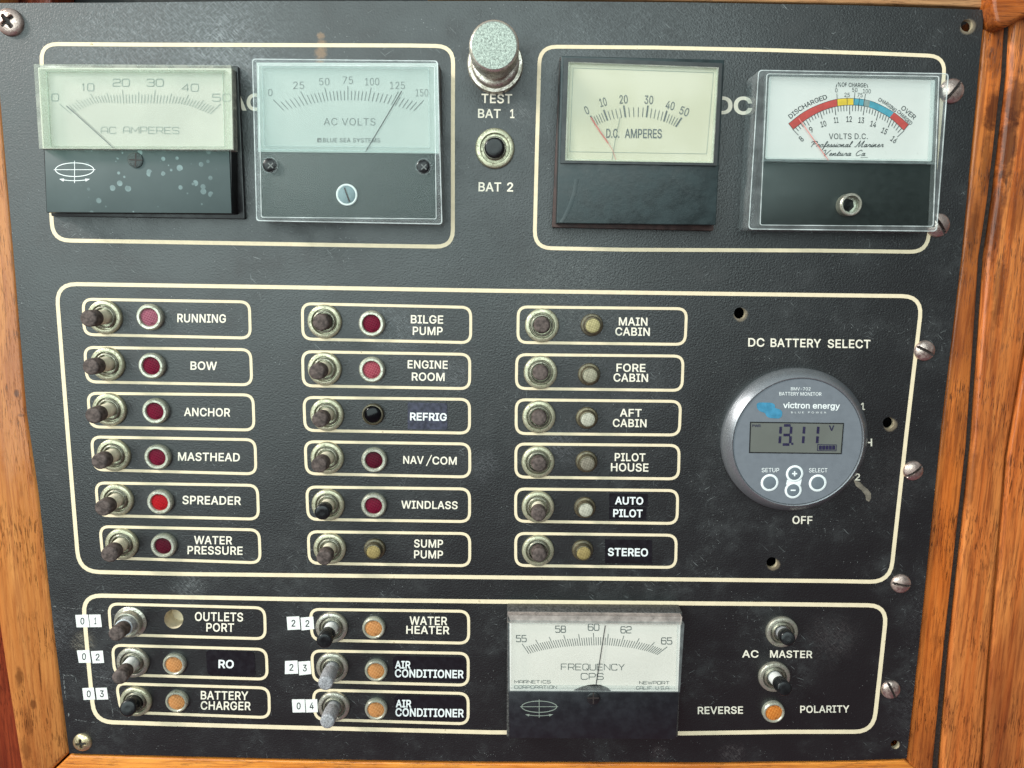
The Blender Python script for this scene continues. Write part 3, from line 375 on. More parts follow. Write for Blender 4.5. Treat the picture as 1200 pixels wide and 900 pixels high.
def arc_text(b, s, pts, hh, h, bold=0, adv=None, mi=0):
    """letters spread along a pixel polyline"""
    L = [0]
    for i in range(1, len(pts)): L.append(L[-1] + math.dist(pts[i], pts[i - 1]))
    tot = sum(GL[c][0] if c != ' ' else 200 for c in s); pos = 0
    for c in s:
        a = GL[c][0] if c != ' ' else 200; t = (pos + a / 2) / tot * L[-1]; pos += a
        if c == ' ': continue
        i = max(k for k in range(len(L) - 1) if L[k] <= t + 1e-9); f = (t - L[i]) / (L[i + 1] - L[i])
        x = pts[i][0] + f * (pts[i + 1][0] - pts[i][0]); y = pts[i][1] + f * (pts[i + 1][1] - pts[i][1])
        an = math.degrees(math.atan2(pts[i + 1][1] - pts[i][1], pts[i + 1][0] - pts[i][0]))
        text(b, c, x, y, a / tot * L[-1] * .86, hh, h, an, bold, mi=mi)
# wide square stroke letters of the old meters (box 0..10 wide, 0..7 tall, y down)
SQ = {'A': ['0,7 0,2 2,0 8,0 10,2 10,7', '0,4.4 10,4.4'], 'C': ['10,1.6 9,0 1.4,0 0,1.4 0,5.6 1.4,7 9,7 10,5.4'], 'M': ['0,7 0,0 5,5 10,0 10,7'], 'P': ['0,7 0,0 8.6,0 10,1.2 10,3 8.6,4.2 0,4.2'], 'E': ['10,0 0,0 0,7 10,7', '0,3.5 9,3.5'], 'R': ['0,7 0,0 8.6,0 10,1.2 10,2.8 8.6,4 0,4', '6.5,4 10,7'],
      'S': ['10,1.5 8.8,0 1.2,0 0,1 0,2.5 1.2,3.4 8.8,3.6 10,4.5 10,6 8.8,7 1.2,7 0,5.5'], 'F': ['10,0 0,0 0,7', '0,3.6 8.6,3.6'], 'Q': ['1.4,0 8.6,0 10,1.4 10,5.6 8.6,7 1.4,7 0,5.6 0,1.4 1.4,0', '6.5,5 10,7.6'], 'U': ['0,0 0,5.6 1.4,7 8.6,7 10,5.6 10,0'], 'N': ['0,7 0,0 10,7 10,0'], 'Y': ['0,0 5,3.8 10,0', '5,3.8 5,7'],
      'T': ['0,0 10,0', '5,0 5,7'], 'I': ['5,0 5,7'], 'O': ['1.4,0 8.6,0 10,1.4 10,5.6 8.6,7 1.4,7 0,5.6 0,1.4 1.4,0'], 'W': ['0,0 2.5,7 5,1.5 7.5,7 10,0'], 'L': ['0,0 0,7 10,7'], '.': ['1,6.6 1,7'], '0': ['1.4,0 8.6,0 10,1.4 10,5.6 8.6,7 1.4,7 0,5.6 0,1.4 1.4,0'], '1': ['2,1.6 5,0 5,7'], '2': ['0,1.4 1.2,0 8.8,0 10,1.2 10,2.6 8.8,3.5 1.2,3.8 0,4.8 0,7 10,7'],
      '3': ['0,1.2 1.2,0 8.8,0 10,1.2 10,2.4 8.8,3.4 3,3.4', '8.8,3.4 10,4.4 10,5.8 8.8,7 1.2,7 0,5.8'], '4': ['7.6,7 7.6,0 0,4.8 10,4.8'], '5': ['9.6,0 .4,0 .2,3 8.6,3 10,4 10,5.8 8.6,7 1.2,7 0,6'], '6': ['9.6,1 8.6,0 1.4,0 0,1.4 0,5.6 1.4,7 8.6,7 10,5.8 10,4 8.6,3 0,3.2'], '8': ['1.4,3.4 .4,2.6 .4,1 1.4,0 8.6,0 9.6,1 9.6,2.6 8.6,3.4 1.4,3.4 0,4.4 0,6 1.4,7 8.6,7 10,6 10,4.4 8.6,3.4']}
SQW = {'I': 4, '.': 3, '1': 7, 'M': 12, 'W': 13}
def sqtext(b, s, cx, cy, wd, hh, h, ang=0.0, lw=.8, mi=0):
    x = 0; it = []
    for c in s:
        if c == ' ': x += 7; continue
        it.append((c, x)); x += SQW.get(c, 10) + 2.6
    x -= 2.6; k = wd / x; ca, sa = math.cos(math.radians(ang)), math.sin(math.radians(ang)); n = 0
    for c, x0 in it:
        gw = SQW.get(c, 10) / 10
        for st in SQ[c]:
            q = []
            for p in st.split():
                px, py = map(float, p.split(',')); X = (x0 + px * gw - x / 2) * k; Y = (py - 3.5) * hh / 7; q.append((cx + X * ca - Y * sa, cy + X * sa + Y * ca))
            b.ribbon(q, lw, h + (n % 3) * 4e-6, mi=mi); n += 1
# slanted script strokes (x-height 4, y up, advance)
SCR = {'P': (7, ['1.5,0 3.2,7 3.6,8', '0,6.5 1.5,8.2 4.5,8.6 6.5,7.6 6,5.6 3.5,4.4 2.6,4.6']), 'M': (10, ['0,.5 1,0 2,1.5 4,8 4.4,8.4 4.6,0 8.2,8.4 8.6,8 7.6,1 8.4,0 9.6,1']), 'V': (7.5, ['0,7 1.4,8.4 2.4,8 2.8,0 6.5,7.5 7.5,8.4']), 'C': (6.5, ['5.5,6.6 5.4,8 4,8.6 1.6,6 .8,3 1.4,.6 3,0 5.6,1.6']),
       'r': (3.6, ['0,.5 1.4,4 1.6,3.6 2.8,3.6 2.4,1 2.8,.1 3.8,.8']), 'o': (4, ['2.6,4 1,3.4 .4,1.4 1,.1 2.4,.3 3.2,2.2 2.6,4 3.8,3.2']), 'f': (3.4, ['0,.4 1.6,2 3,7 2.6,8.4 1.8,7 .6,-3 .2,-3.6 .6,-3.6 1.6,.4 3.4,1']), 'e': (3.4, ['.2,1.6 2,2.4 2.4,3.4 1.8,4 .8,3 .5,1 1.2,0 2.2,.2 3.4,1.2']), 's': (3, ['0,.6 1.6,4 2.2,1.4 1.6,.1 .4,.5', '1.6,.1 3,.9']),
       'i': (2.2, ['.2,.8 1.2,4 .8,.8 1.2,.1 2.2,.9', '1.5,5.6 1.7,6']), 'n': (4.6, ['0,.6 .9,4 .4,0 2.2,3.8 2.9,3.8 2.5,.8 3,.1 4.6,.9']), 'a': (4.2, ['3,3.6 1.6,4 .6,2.4 .5,.6 1.2,0 2.4,1.6 3.2,4 2.6,.8 3,.1 4.2,.9']), 'l': (2.4, ['.1,.8 1.8,5 2.4,8 2,8.6 1.4,7 .8,1 1.2,.1 2.4,.9']), 't': (2.6, ['.1,.8 1.8,6.6 .9,1 1.2,.1 2.6,.9', '.6,4.2 2.6,4.4']), 'u': (4.6, ['.1,2.6 1,4 .5,1 1,.1 2.4,1.4 3.2,4 2.7,.8 3.2,.1 4.6,.9'])}
def script(b, s, x0, y0, wd, k, h, lw=.6, mi=0):
    tot = sum(SCR[c][0] if c != ' ' else 4 for c in s); kx = wd / tot; x = 0; n = 0
    for c in s:
        if c == ' ': x += 4; continue
        for st in SCR[c][1]:
            P0 = [tuple(map(float, p.split(','))) for p in st.split()]; q = []
            for i in range(len(P0) - 1):                    # Catmull-Rom
                a, p, r, d = P0[max(0, i - 1)], P0[i], P0[i + 1], P0[min(len(P0) - 1, i + 2)]
                for t in (0, .33, .67): q.append(tuple(.5 * (2 * p[j] + (r[j] - a[j]) * t + (2 * a[j] - 5 * p[j] + 4 * r[j] - d[j]) * t * t + (3 * p[j] - a[j] - 3 * r[j] + d[j]) * t ** 3) for j in (0, 1)))
            q.append(P0[-1])
            b.ribbon([(x0 + (x + px + py * .28) * kx, y0 - py * k) for px, py in q], lw, h + (n % 3) * 4e-6, mi=mi); n += 1
        x += SCR[c][0]
def keyed(keys, t):
    """tick line (outer x, y, inner x, y) at value t, smooth through the keys"""
    n = len(keys); i = max(0, min(n - 2, max([k for k in range(n) if keys[k][0] <= t + 1e-9] or [0])))
    a, p, r, d = keys[max(0, i - 1)], keys[i], keys[i + 1], keys[min(n - 1, i + 2)]; f = (t - p[0]) / (r[0] - p[0])
    if i == 0: a = tuple(2 * p[j] - r[j] for j in range(5))
    if i == n - 2: d = tuple(2 * r[j] - p[j] for j in range(5))
    return tuple(.5 * (2 * p[j] + (r[j] - a[j]) * f + (2 * a[j] - 5 * p[j] + 4 * r[j] - d[j]) * f * f + (3 * p[j] - a[j] - 3 * r[j] + d[j]) * f ** 3) for j in range(1, 5))
def ticks(b, keys, n, major, h, wmaj, wmin, short=.6, half=None, hl=.8, mi=0):
    t0, t1 = keys[0][0], keys[-1][0]
    for i in range(n + 1):
        ox, oy, ix, iy = keyed(keys, t0 + (t1 - t0) * i / n); f = 1.0 if i % major == 0 else (hl if half and i % half == 0 else short)
        b.ribbon([(ix, iy), (ix + (ox - ix) * f, iy + (oy - iy) * f)], wmaj if f == 1 else wmin, h, mi=mi)
Z = lambda ox, oy, s: (lambda x, y: (ox + x / s, oy + y / s))   # enlarged-crop coordinates back to photo pixels

# ------------------------------------------------------------------ woodwork round the panel
def board(name, label, cat, out, h0, h1, mat, bevel, x, y, group=None, seg=3):
    o = bpy.data.objects.new(name, None); ORGS['_'] = P(x, y)
    b = B(); b.prism(out, h0, h1)
    t = thing(name, label, cat, x, y, 0, group); bb = b.build(name, mat, t, 40, bevel, seg=seg)
    # a board is one mesh: drop the empty
    bb.parent = None; bb.location = t.location; bb.rotation_euler = t.rotation_euler
    for k in ('label', 'category', 'group'):
        if k in t: bb[k] = t[k]
    nm = t.name; bpy.data.objects.remove(t); bb.name = nm; bpy.data.objects.remove(o); return bb
WG = 'teak trim boards framing the panel'
board('wood_trim', 'upright honey teak trim with knots along the left edge of the black panel', 'wood trim',
      [(-10.5, -60), (-9.5, 3), (16.5, 300), (31.5, 480), (46, 580), (62, 720), (79.5, 884), (31, 932), (24.5, 905), (4.5, 778), (-19, 620), (-48, 380), (-85, -60)], -.020, -.0006, M['woodl'], .0022, 20, 600, WG)
board('wood_trim', 'bright orange teak trim running below the bottom edge of the black panel', 'wood trim',
      [(81.5, 885.5), (230, 889.5), (420, 893.5), (570, 895.2), (830, 896), (1000, 893.5), (1061, 891.5), (1112, 935), (1112, 1000), (-10, 1000), (22, 942.5)], -.020, -.0002, M['woodb'], .0009, 580, 900, WG)
board('wood_trim', 'narrow brown teak strip between the right edge of the black panel and a dark gap', 'wood trim',
      [(1155, 14), (1179, 16), (1174.5, 90), (1158, 233), (1148, 300), (1133, 520), (1106, 767), (1093, 905), (1088, 940), (1063.5, 890.5), (1066, 868), (1080.8, 730), (1104, 500), (1127.8, 300), (1142.5, 150)], -.020, -.0015, M['woodr'], .0012, 1115, 600, WG)
board('wood_trim', 'thin light teak strip above the top edge of the black panel', 'wood trim',
      [(500, -70), (1152, -70), (1152, 8.5), (1095, 6), (900, 2.2), (700, -1), (500, -2)], -.020, -.0008, M['woodt'], .0008, 1050, 0, WG)
board('wood_post', 'broad varnished mahogany post with a rounded edge beside the dark gap', 'wood post',
      [(1190, -60), (1240, -60), (1240, 60), (1222, 233), (1203, 400), (1180, 533), (1160, 767), (1150, 905), (1145, 990), (1098, 990), (1103.5, 905), (1114.5, 767), (1141, 520), (1156.5, 300), (1166.5, 233), (1182.5, 90)], -.016, -.0005, M['woodw'], .0022, 1150, 600, WG, 5)
board('wood_plank', 'wide reddish brown mahogany plank at the right edge of the picture', 'wood plank',
      [(1242, -60), (1420, -60), (1420, 990), (1148, 990), (1153, 905), (1163, 767), (1183, 533), (1206, 400), (1225, 233), (1243, 60)], -.016, .0003, M['woodw'], .0018, 1250, 600, WG, 4)
board('wood_molding', 'glossy rounded mahogany molding end at the top right corner of the panel', 'wood molding',
      fillet([(1166, -70), (1330, -70), (1330, -20), (1240, 8), (1200, 19), (1180, 32), (1168, 29), (1163, 8)], 8), -.004, .007, M['woodm'], .0035, 1185, 5, WG, 5)
board('wood_plank', 'dark red mahogany plank set back behind the left teak trim', 'wood plank', [(-240, -60), (60, -60), (60, 1000), (-240, 1000)], -.045, -.026, M['woodx'], .001, 0, 820, WG)
board('gap_shade_strip', 'dark strip painted for the shade in the gap between the narrow teak strip and the broad mahogany post', 'seam',
      [(1178, 0), (1186, 0), (1178, 90), (1161, 233), (1151.5, 300), (1136, 520), (1109.5, 767), (1098, 905), (1092, 990), (1086, 990), (1091, 905), (1104, 767), (1131, 520), (1146, 300), (1156, 233), (1172, 90)], -.012, -.0028, M['seam'], 0, 1135, 520)  # added strip, painted dark so the gap reads as shaded
bk = board('backing_board', 'dark backing board seen only through the holes in the panel', 'board', [(-30, -40), (1250, -40), (1250, 960), (-30, 960)], -.060, -.046, M['dark'], 0, 600, 450)

# ------------------------------------------------------------------ the panel: plate, engraved border lines, lettering
panel = thing('control_panel', 'black leather grained boat electrical panel with cream engraved boxes and lettering, filling the picture', 'control panel', 600, 450)
HOLES = [(1133, 30, 7.2), (866.8, 367, 6.8), (1041.3, 495.6, 6.8), (904.6, 659.3, 6.4), (1049, 872.5, 5.2), (203.6, 725.5, 11.2)]
OUT = [(-9.5, 3.6), (120, 3.2), (300, 1.2), (600, 1.0), (800, 2.8), (1000, 6.2), (1153.5, 11.5), (1126.7, 300), (1103, 500), (1080, 727), (1062.5, 889), (1000, 891), (830, 893.2), (570, 892.4), (330, 889), (81.2, 883), (61, 720), (45.5, 579), (31, 480), (16, 300)]
b = B(); b.poly([OUT] + [ell(x, y, r, n=28) for x, y, r in HOLES], 0)
def sides(b, loop, h0, h1, mi, flip=False):
    a = [P(x, y, h1) for x, y in loop]; n = len(a); v = a + [Vector((p.x, p.y, h0)) for p in a]
    b.add(v, [((i, (i + 1) % n, n + (i + 1) % n, n + i) if flip else (i, n + i, n + (i + 1) % n, (i + 1) % n)) for i in range(n)], mi)
sides(b, OUT, -.003, 0, 0, True)
for x, y, r in HOLES: sides(b, ell(x, y, r, n=28), -.0024 if r < 10 else -.009, 0, 1 if r < 10 else 2)
b.build('plate', [M['panel'], M['hole'], M['creamhole']], panel)
hx = HOLES[-1]; b = B(); b.poly([ell(hx[0], hx[1], hx[2] * 1.06, n=28)], -.0088); b.build('hole_backing', M['creamhole'], panel)
HL = .00008
def border(pts, r, wd, label):
    b = B(); b.ribbon(fillet(pts, r), wd, HL, closed=True); b.build('border_line', M['cream'], panel, label=label)
border([(47.5, 51.5), (167, 52.3), (480, 53.3), (531, 54.2), (530.7, 150), (530.7, 289.3), (447, 288), (167, 283.2), (62, 281.6), (55, 170)], 20, 4.6, 'cream border line round the two AC meters')
border([(632.6, 54.6), (767, 55.7), (900, 58.6), (1027, 62.6), (1108, 66), (1098, 180), (1086.5, 295.3), (960, 293.6), (733, 292.6), (626.3, 290.5), (629, 180)], 20, 4.4, 'cream border line round the two DC meters')
border([(65.8, 332.6), (330, 336.5), (580, 340.7), (840, 344.2), (1081, 347.3), (1062, 510), (1043.2, 682.2), (980, 681), (453, 675.2), (215.5, 672.7), (92.5, 669.8), (79.5, 510)], 24, 4.6, 'cream border line round the rows of pilot switches and the battery monitor')
border([(96.8, 697.6), (335, 702), (577, 705), (917, 708), (1039.5, 709.6), (1031, 790), (1023.5, 857.5), (917, 857.6), (800, 859.4), (575, 858.2), (320, 852), (200, 848.6), (110.5, 845.8), (103, 770)], 22, 4.8, 'cream border line round the AC breakers and the frequency meter')
BOX = {'RUNNING': ((97.3, 350.6), (292.2, 353.8), (293.4, 396.2), (98.8, 392)), 'BOW': ((99, 407), (293.6, 409.8), (295, 451), (102, 447.4)), 'ANCHOR': ((102.7, 460.8), (296.4, 462.8), (297.8, 504), (106, 500.2)),
       'MASTHEAD': ((107, 512), (298.8, 515.3), (300, 555.4), (110.5, 550.4)), 'SPREADER': ((112, 565.8), (301.6, 568.8), (303, 608.4), (115.5, 604)), 'WATER PRESSURE': ((117, 617), (303.6, 621), (305, 659.6), (120.5, 653.5)),
       'BILGE PUMP': ((354.2, 355.8), (551.6, 360.2), (551.6, 401.5), (355, 397.2)), 'ENGINE ROOM': ((354.5, 412), (550.6, 415.3), (550.2, 455.5), (355.4, 452)), 'REFRIG': ((356, 465.7), (550.2, 468), (550.2, 507.6), (357.5, 504.3)),
       'NAV/COM': ((357.5, 517.5), (550.4, 520.3), (550.6, 559), (359, 555)), 'WINDLASS': ((359.3, 570.6), (550.2, 573), (550.3, 611.3), (361, 608.5)), 'SUMP PUMP': ((361, 623), (550.4, 625.3), (550.5, 663), (362.5, 660)),
       'MAIN CABIN': ((607.4, 359.6), (804.6, 361.8), (802.8, 403.6), (606.8, 401.3)), 'FORE CABIN': ((605.6, 415.5), (800.6, 417.3), (799.2, 457.5), (605, 455.2)), 'AFT CABIN': ((605, 468.4), (797.6, 470.4), (796, 509.8), (604.8, 508)),
       'PILOT HOUSE': ((604.5, 520.2), (796, 522), (795, 561.2), (604.4, 559)), 'AUTO PILOT': ((604.3, 572.9), (794.3, 574.9), (793.3, 613.5), (604.2, 610.8)), 'STEREO': ((604.3, 625), (792.6, 627.3), (791.7, 665), (604.3, 662.6)),
       'OUTLETS PORT': ((127.3, 707.6), (310, 712.4), (311, 748.6), (130, 743.5)), 'RO': ((131.5, 756), (312, 761), (313.3, 796), (134.5, 790.5)), 'BATTERY CHARGER': ((136, 801), (315, 806.3), (315.8, 841), (142, 834.5)),
       'WATER HEATER': ((363.5, 714), (549.2, 716.4), (549.2, 753.8), (366, 750)), 'upper AIR CONDITIONER': ((365, 762.6), (548.8, 765.7), (548.6, 803), (367.5, 798.5)), 'lower AIR CONDITIONER': ((366.8, 808.5), (548.6, 812.8), (548.6, 848.3), (369.5, 843))}
for k, q in BOX.items(): border(list(q), 11, 3.3, f'cream border line of the {k} box')
TXT = [('RUNNING', 236.3, 373, 57, 10), ('BOW', 238.7, 428.6, 31, 9.8), ('ANCHOR', 242.7, 483, 54, 9.8), ('MASTHEAD', 244.8, 535.4, 72.5, 9.8), ('SPREADER', 248, 586.3, 68.5, 10), ('WATER', 249.7, 633, 44.5, 9.6), ('PRESSURE', 252, 645, 64.5, 9.7),
       ('BILGE', 500.4, 374.3, 38, 9.7), ('PUMP', 501.2, 387.8, 35, 9.7), ('ENGINE', 501.2, 427.2, 47, 9.6), ('ROOM', 501.8, 441.5, 38.5, 9.6), ('NAV', 484.5, 539, 24, 9.2), ('COM', 521, 539.8, 28.5, 9.2), ('WINDLASS', 503.3, 591.7, 66, 9.2), ('SUMP', 502.2, 637, 34, 9.4), ('PUMP', 502.2, 649.7, 34, 9.4),
       ('MAIN', 742, 376.8, 33.5, 9.6), ('CABIN', 741.3, 388.6, 40.5, 9.6), ('FORE', 739.4, 431, 34, 9.5), ('CABIN', 739.2, 442.6, 40.5, 9.6), ('AFT', 739.2, 483.8, 25.5, 9.2), ('CABIN', 737.9, 495.8, 39.5, 9.4), ('PILOT', 738.4, 535.8, 36, 9.4), ('HOUSE', 737.9, 547.7, 44, 9.6),
       ('OUTLETS', 256.6, 722.8, 56.5, 10.4), ('PORT', 258, 735.3, 32.5, 10), ('BATTERY', 263, 815, 55.5, 10), ('CHARGER', 264.4, 827, 58.5, 10), ('WATER', 502, 727.5, 44, 9.8), ('HEATER', 501.3, 738.3, 50.5, 9.4),
       ('TEST', 582.2, 115.5, 36, 11), ('BAT', 573.4, 133, 26.5, 10.6), ('1', 600.4, 133.2, 5, 10.6), ('BAT', 574, 219, 26.5, 10.7), ('2', 597.8, 219.2, 7.2, 10.7), ('AC', 288.5, 119.6, 40, 20), ('DC', 859.8, 123.6, 43, 21),
       ('DC', 886.3, 401.2, 19, 10), ('BATTERY', 932.5, 401.9, 59, 10), ('SELECT', 995, 402.9, 50, 10), ('OFF', 940.4, 609.4, 23.5, 9.3), ('1', 1011.2, 476.2, 4.6, 8.4), ('2', 1004.9, 559, 6, 8.2),
       ('AC', 879.3, 766.3, 19, 8.6), ('MASTER', 927.2, 766.6, 49.5, 8.6), ('REVERSE', 844.2, 832.3, 53, 8.7), ('POLARITY', 966.5, 831, 57.5, 8.4)]
for s, x, y, wd, hh in TXT:
    b = B(); text(b, s, x, y, wd, hh, HL, .75 if y < 800 or x < 700 else -.5, bold=15 if hh < 15 else 24, track=20 if hh < 15 else 0)
    b.build('lettering', M['letter'], panel, label=f'cream lettering reading {s}')
b = B(); b.ribbon([(505.8, 533.2), (499.6, 546)], 1.1, HL); b.build('lettering', M['letter'], panel, label='cream slash between NAV and COM')
b = B(); b.ribbon([(1017, 518.6), (1021.2, 518.6)], 1.6, HL - 5e-6); b.ribbon([(1021.2, 514), (1021.2, 523)], 1.7, HL); b.build('lettering', M['letter'], panel, label='cream tick mark beside the round monitor')
b = B(); b.poly([[(1000, 561.5), (1004, 564), (1008, 565), (1012, 569.5), (1017, 573.5), (1020.5, 578), (1020.8, 584), (1018.5, 588), (1015, 586), (1014, 580), (1009, 574), (1003, 569.5)]], .00004); b.build('worn_patch', simple('tan_worn_paint', (.19, .155, .12), .8, var=.4, vscale=300), panel, label='tan patch of worn paint under the round monitor')
# grime outline left by old tape near the lower left corner
for i, q in enumerate([[(62, 711), (84, 713), (110, 713.5), (128, 717)], [(73, 791), (93, 792.5), (118, 793.5), (131, 796)], [(82, 842.5), (94, 844.5), (112, 846.5)], [(74.5, 792), (76.5, 815), (81, 842)], [(127, 812), (131, 828), (133, 840)]]):
    b = B(); k = []
    for (x0, y0), (x1, y1) in zip(q, q[1:]):
        for j in range(12): k.append((x0 + (x1 - x0) * j / 12 + random.uniform(-.5, .5), y0 + (y1 - y0) * j / 12 + random.uniform(-.6, .6)))
    for j in range(0, len(k) - 2, 3):
        if random.random() < .8: b.ribbon(k[j:j + 3], random.uniform(.4, 1.3), .00004)
    b.build('tape_residue', simple('pale_tape_residue', (.12, .12, .12), .85, var=.5, vscale=700), panel)

# ------------------------------------------------------------------ push-pull breaker switches
def nut_mesh(name, mat, r, kind):
    b = B(); k = r / .0078
    if kind == 'plain': pr = [(7.8, 0), (7.85, 1.1), (7.6, 1.7), (7.2, 2.0), (6.0, 2.0), (5.75, 1.7), (5.65, .2), (4.0, .15)]
    else: pr = [(7.8, 0), (7.8, .5), (7.5, .8), (6.6, .9), (6.4, 1.1), (6.35, 3.6), (6.0, 4.2), (5.6, 4.3), (5.4, 3.0), (4.0, 2.9)]
    b.lathe([(a * k * .001, z * .001) for a, z in pr], (0, 0, 0), seg=48, cap=True)
    me = bpy.data.meshes.new(name); me.from_pydata(b.v, [], b.f); me.materials.append(mat)
    for p in me.polygons: p.use_smooth = True
    me.set_sharp_from_angle(angle=math.radians(38)); return me
NUT = {'pale': nut_mesh('mounting_nut', M['nut'], .0079, 'plain'), 'grey': nut_mesh('mounting_nut', M['nutb'], .0080, 'plain'), 'hex': nut_mesh('mounting_nut', M['nutb'], .0081, 'hex'), 'big': nut_mesh('mounting_nut', M['nut'], .0088, 'plain')}
def collar_mesh():
    b = B(); pr = [(5.2, 0)]
    for i in range(4): pr += [(5.2, .55 + i * .42), (5.0, .68 + i * .42), (5.02, .78 + i * .42), (5.2, .92 + i * .42)]
    pr += [(5.1, 2.4), (4.85, 2.55), (4.55, 2.55), (4.4, 2.3), (4.35, .6)]
    b.lathe([(r * .001, z * .001) for r, z in pr], (0, 0, 0), seg=44, cap=False)
    me = bpy.data.meshes.new('collar'); me.from_pydata(b.v, [], b.f); me.materials.append(M['collar'])
    for p in me.polygons: p.use_smooth = True
    me.set_sharp_from_angle(angle=math.radians(38)); return me
COL = collar_mesh()
SG = 'push-pull breaker switches on the panel'
def switch(where, x, y, tx, ty, h, rcap, neck, capm, capname, nut='pale', frac=.45, rn=None, hex_=False):
    st = 'pulled out' if h >= .011 else 'pushed in'
    t = thing('breaker_switch', f'{capname} push-pull switch {st}, {where}', 'switch', x, y, 0, SG)
    share('mounting_nut', NUT[nut], t); share('collar', COL, t)
    c = P(x, y); c = Vector((c.x, c.y, .0008)); tip = P(tx, ty, h); ax = tip - c; L = ax.length; rc = rcap * .0004 * (1 - h / DIST); rn = rn * .0004 if rn else rc * .88
    if neck:
        b = B(); b.lathe([(rn, 0), (rn, L * frac + .0002)], c, ax, 32); b.build('plunger', neck, t, 40); s0 = L * frac
    else: s0 = 0
    e = .0006
    b = B(); b.lathe([(rc * .90, s0), (rc * .99, s0 + e), (rc, s0 + 2 * e), (rc * .97, L - e * 1.1), (rc * .88, L - e * .35), (rc * .74, L), (rc * .3, L - .0001)], c, ax, 36); b.build('button_cap', capm, t, 45)
sw = {'RUNNING': (124, 371.5, 103.3, 373.3, .0152, 10), 'BOW': (127.3, 426.2, 105.6, 429.8, .0152, 10), 'ANCHOR': (129.5, 479.5, 108.6, 487.4, .0150, 10), 'MASTHEAD': (134.4, 532.7, 116, 541, .0142, 10), 'SPREADER': (138.2, 585, 120.2, 595.6, .0145, 10.3), 'WATER PRESSURE': (144, 636.7, 128, 650, .0150, 10.5),
      'BILGE PUMP': (381, 376.7, 375.7, 377.9, .0085, 10), 'ENGINE ROOM': (381, 432, 371, 435.6, .0140, 10), 'REFRIG': (383.8, 485.5, 374.4, 492, .0140, 9.8), 'NAV/COM': (384, 536, 373.5, 545.3, .0145, 10), 'WINDLASS': (385, 591, 377.4, 600.8, .0140, 9.8), 'SUMP PUMP': (387, 642, 379.5, 654.2, .0142, 9.8),
      'MAIN CABIN': (635, 381, 635, 380.4, .0055, 10), 'FORE CABIN': (633.3, 436, 633.6, 436.6, .0065, 9.8), 'AFT CABIN': (631.5, 488, 632.1, 489.6, .0068, 9.6), 'PILOT HOUSE': (630.4, 540.7, 632, 544, .0078, 9.4), 'AUTO PILOT': (630.4, 593.3, 631.2, 603, .0130, 9.4), 'STEREO': (630.4, 644.4, 632.2, 650.6, .0085, 9.6)}
for k, (x, y, tx, ty, h, rc) in sw.items():
    left = k in ('RUNNING', 'BOW', 'ANCHOR', 'MASTHEAD', 'SPREADER', 'WATER PRESSURE')
    col, nm = (M['capb'], 'black capped') if k in ('WINDLASS',) else (M['cap'], 'brown capped')
    switch(f'in the {k} box', x, y, tx, ty, h, rc, M['neck'] if h > .011 else None, col, nm, frac=.54 if left else .5)
switch('in the OUTLETS PORT box', 153.3, 728.5, 135.8, 743, .0170, 9.6, M['neckg'], M['cap'], 'brown capped hex nut', 'hex', .46, rn=10.5)
switch('in the RO box', 156.8, 775, 140, 794, .0180, 9.6, M['neckw'], M['cap'], 'dark capped white necked', 'grey', .5, rn=8.6)
switch('in the BATTERY CHARGER box', 160.3, 820.7, 149.5, 830.5, .0110, 10.6, None, M['capb'], 'shiny black')
switch('in the WATER HEATER box', 389.3, 734.3, 379.6, 751.5, .0170, 10, M['neckw'], M['capb'], 'black capped white necked', 'grey', .46)
switch('in the AIR CONDITIONER box by stickers 2 3', 390, 781, 381.2, 801, .0180, 9.8, M['neckg'], M['capg'], 'worn bare grey', 'grey', .3)
switch('in the AIR CONDITIONER box by stickers 0 4', 391.9, 826.5, 383.5, 845.5, .0180, 9.8, M['neckg'], M['capg'], 'worn bare grey', 'grey', .3)
switch('above the words AC MASTER', 915.5, 739.5, 923.6, 748.4, .0140, 9.4, M['neckg'], M['capb'], 'black capped grey necked', 'grey', .5)
switch('below the words AC MASTER', 906.6, 792, 919.5, 807.4, .0170, 9.8, M['neckw'], M['capb'], 'black capped white necked', 'grey', .52)
switch('between the words BAT 1 and BAT 2', 580, 174.3, 579.2, 172.9, .0060, 11.6, None, M['capb'], 'shiny black', 'big')

# TEST knob
t = thing('push_knob', 'large pitted greenish nickel push knob above the word TEST', 'knob', 580.5, 76, 0)
c = P(580.5, 76.5)
b = B(); b.lathe([(.0124, 0), (.0124, .0022), (.0119, .003), (.0106, .0032), (.0103, .0055), (.0098, .006), (.0082, .0062)], c, seg=56); b.build('mounting_nut', M['knobside'], t, 38)
ax = P(578.9, 53.4, .0285) - c; L = ax.length
b = B(); b.lathe([(.0080, .003), (.0080, L * .62)], c, ax, 48); b.build('shaft', M['knobside'], t, 38)
b = B(); b.lathe([(.0078, L * .60), (.0098, L * .61), (.0102, L * .63), (.0102, L - .0010), (.0097, L - .0003), (.0092, L)], c, ax, 64, cap=False); b.build('rim', M['knobside'], t, 38)
b = B(); b.lathe([(.0093, L - .0003), (.0091, L + .00005), (.006, L + .0001), (.002, L + .0001)], c, ax, 64); o = b.build('cap', M['knob'], t, 38)

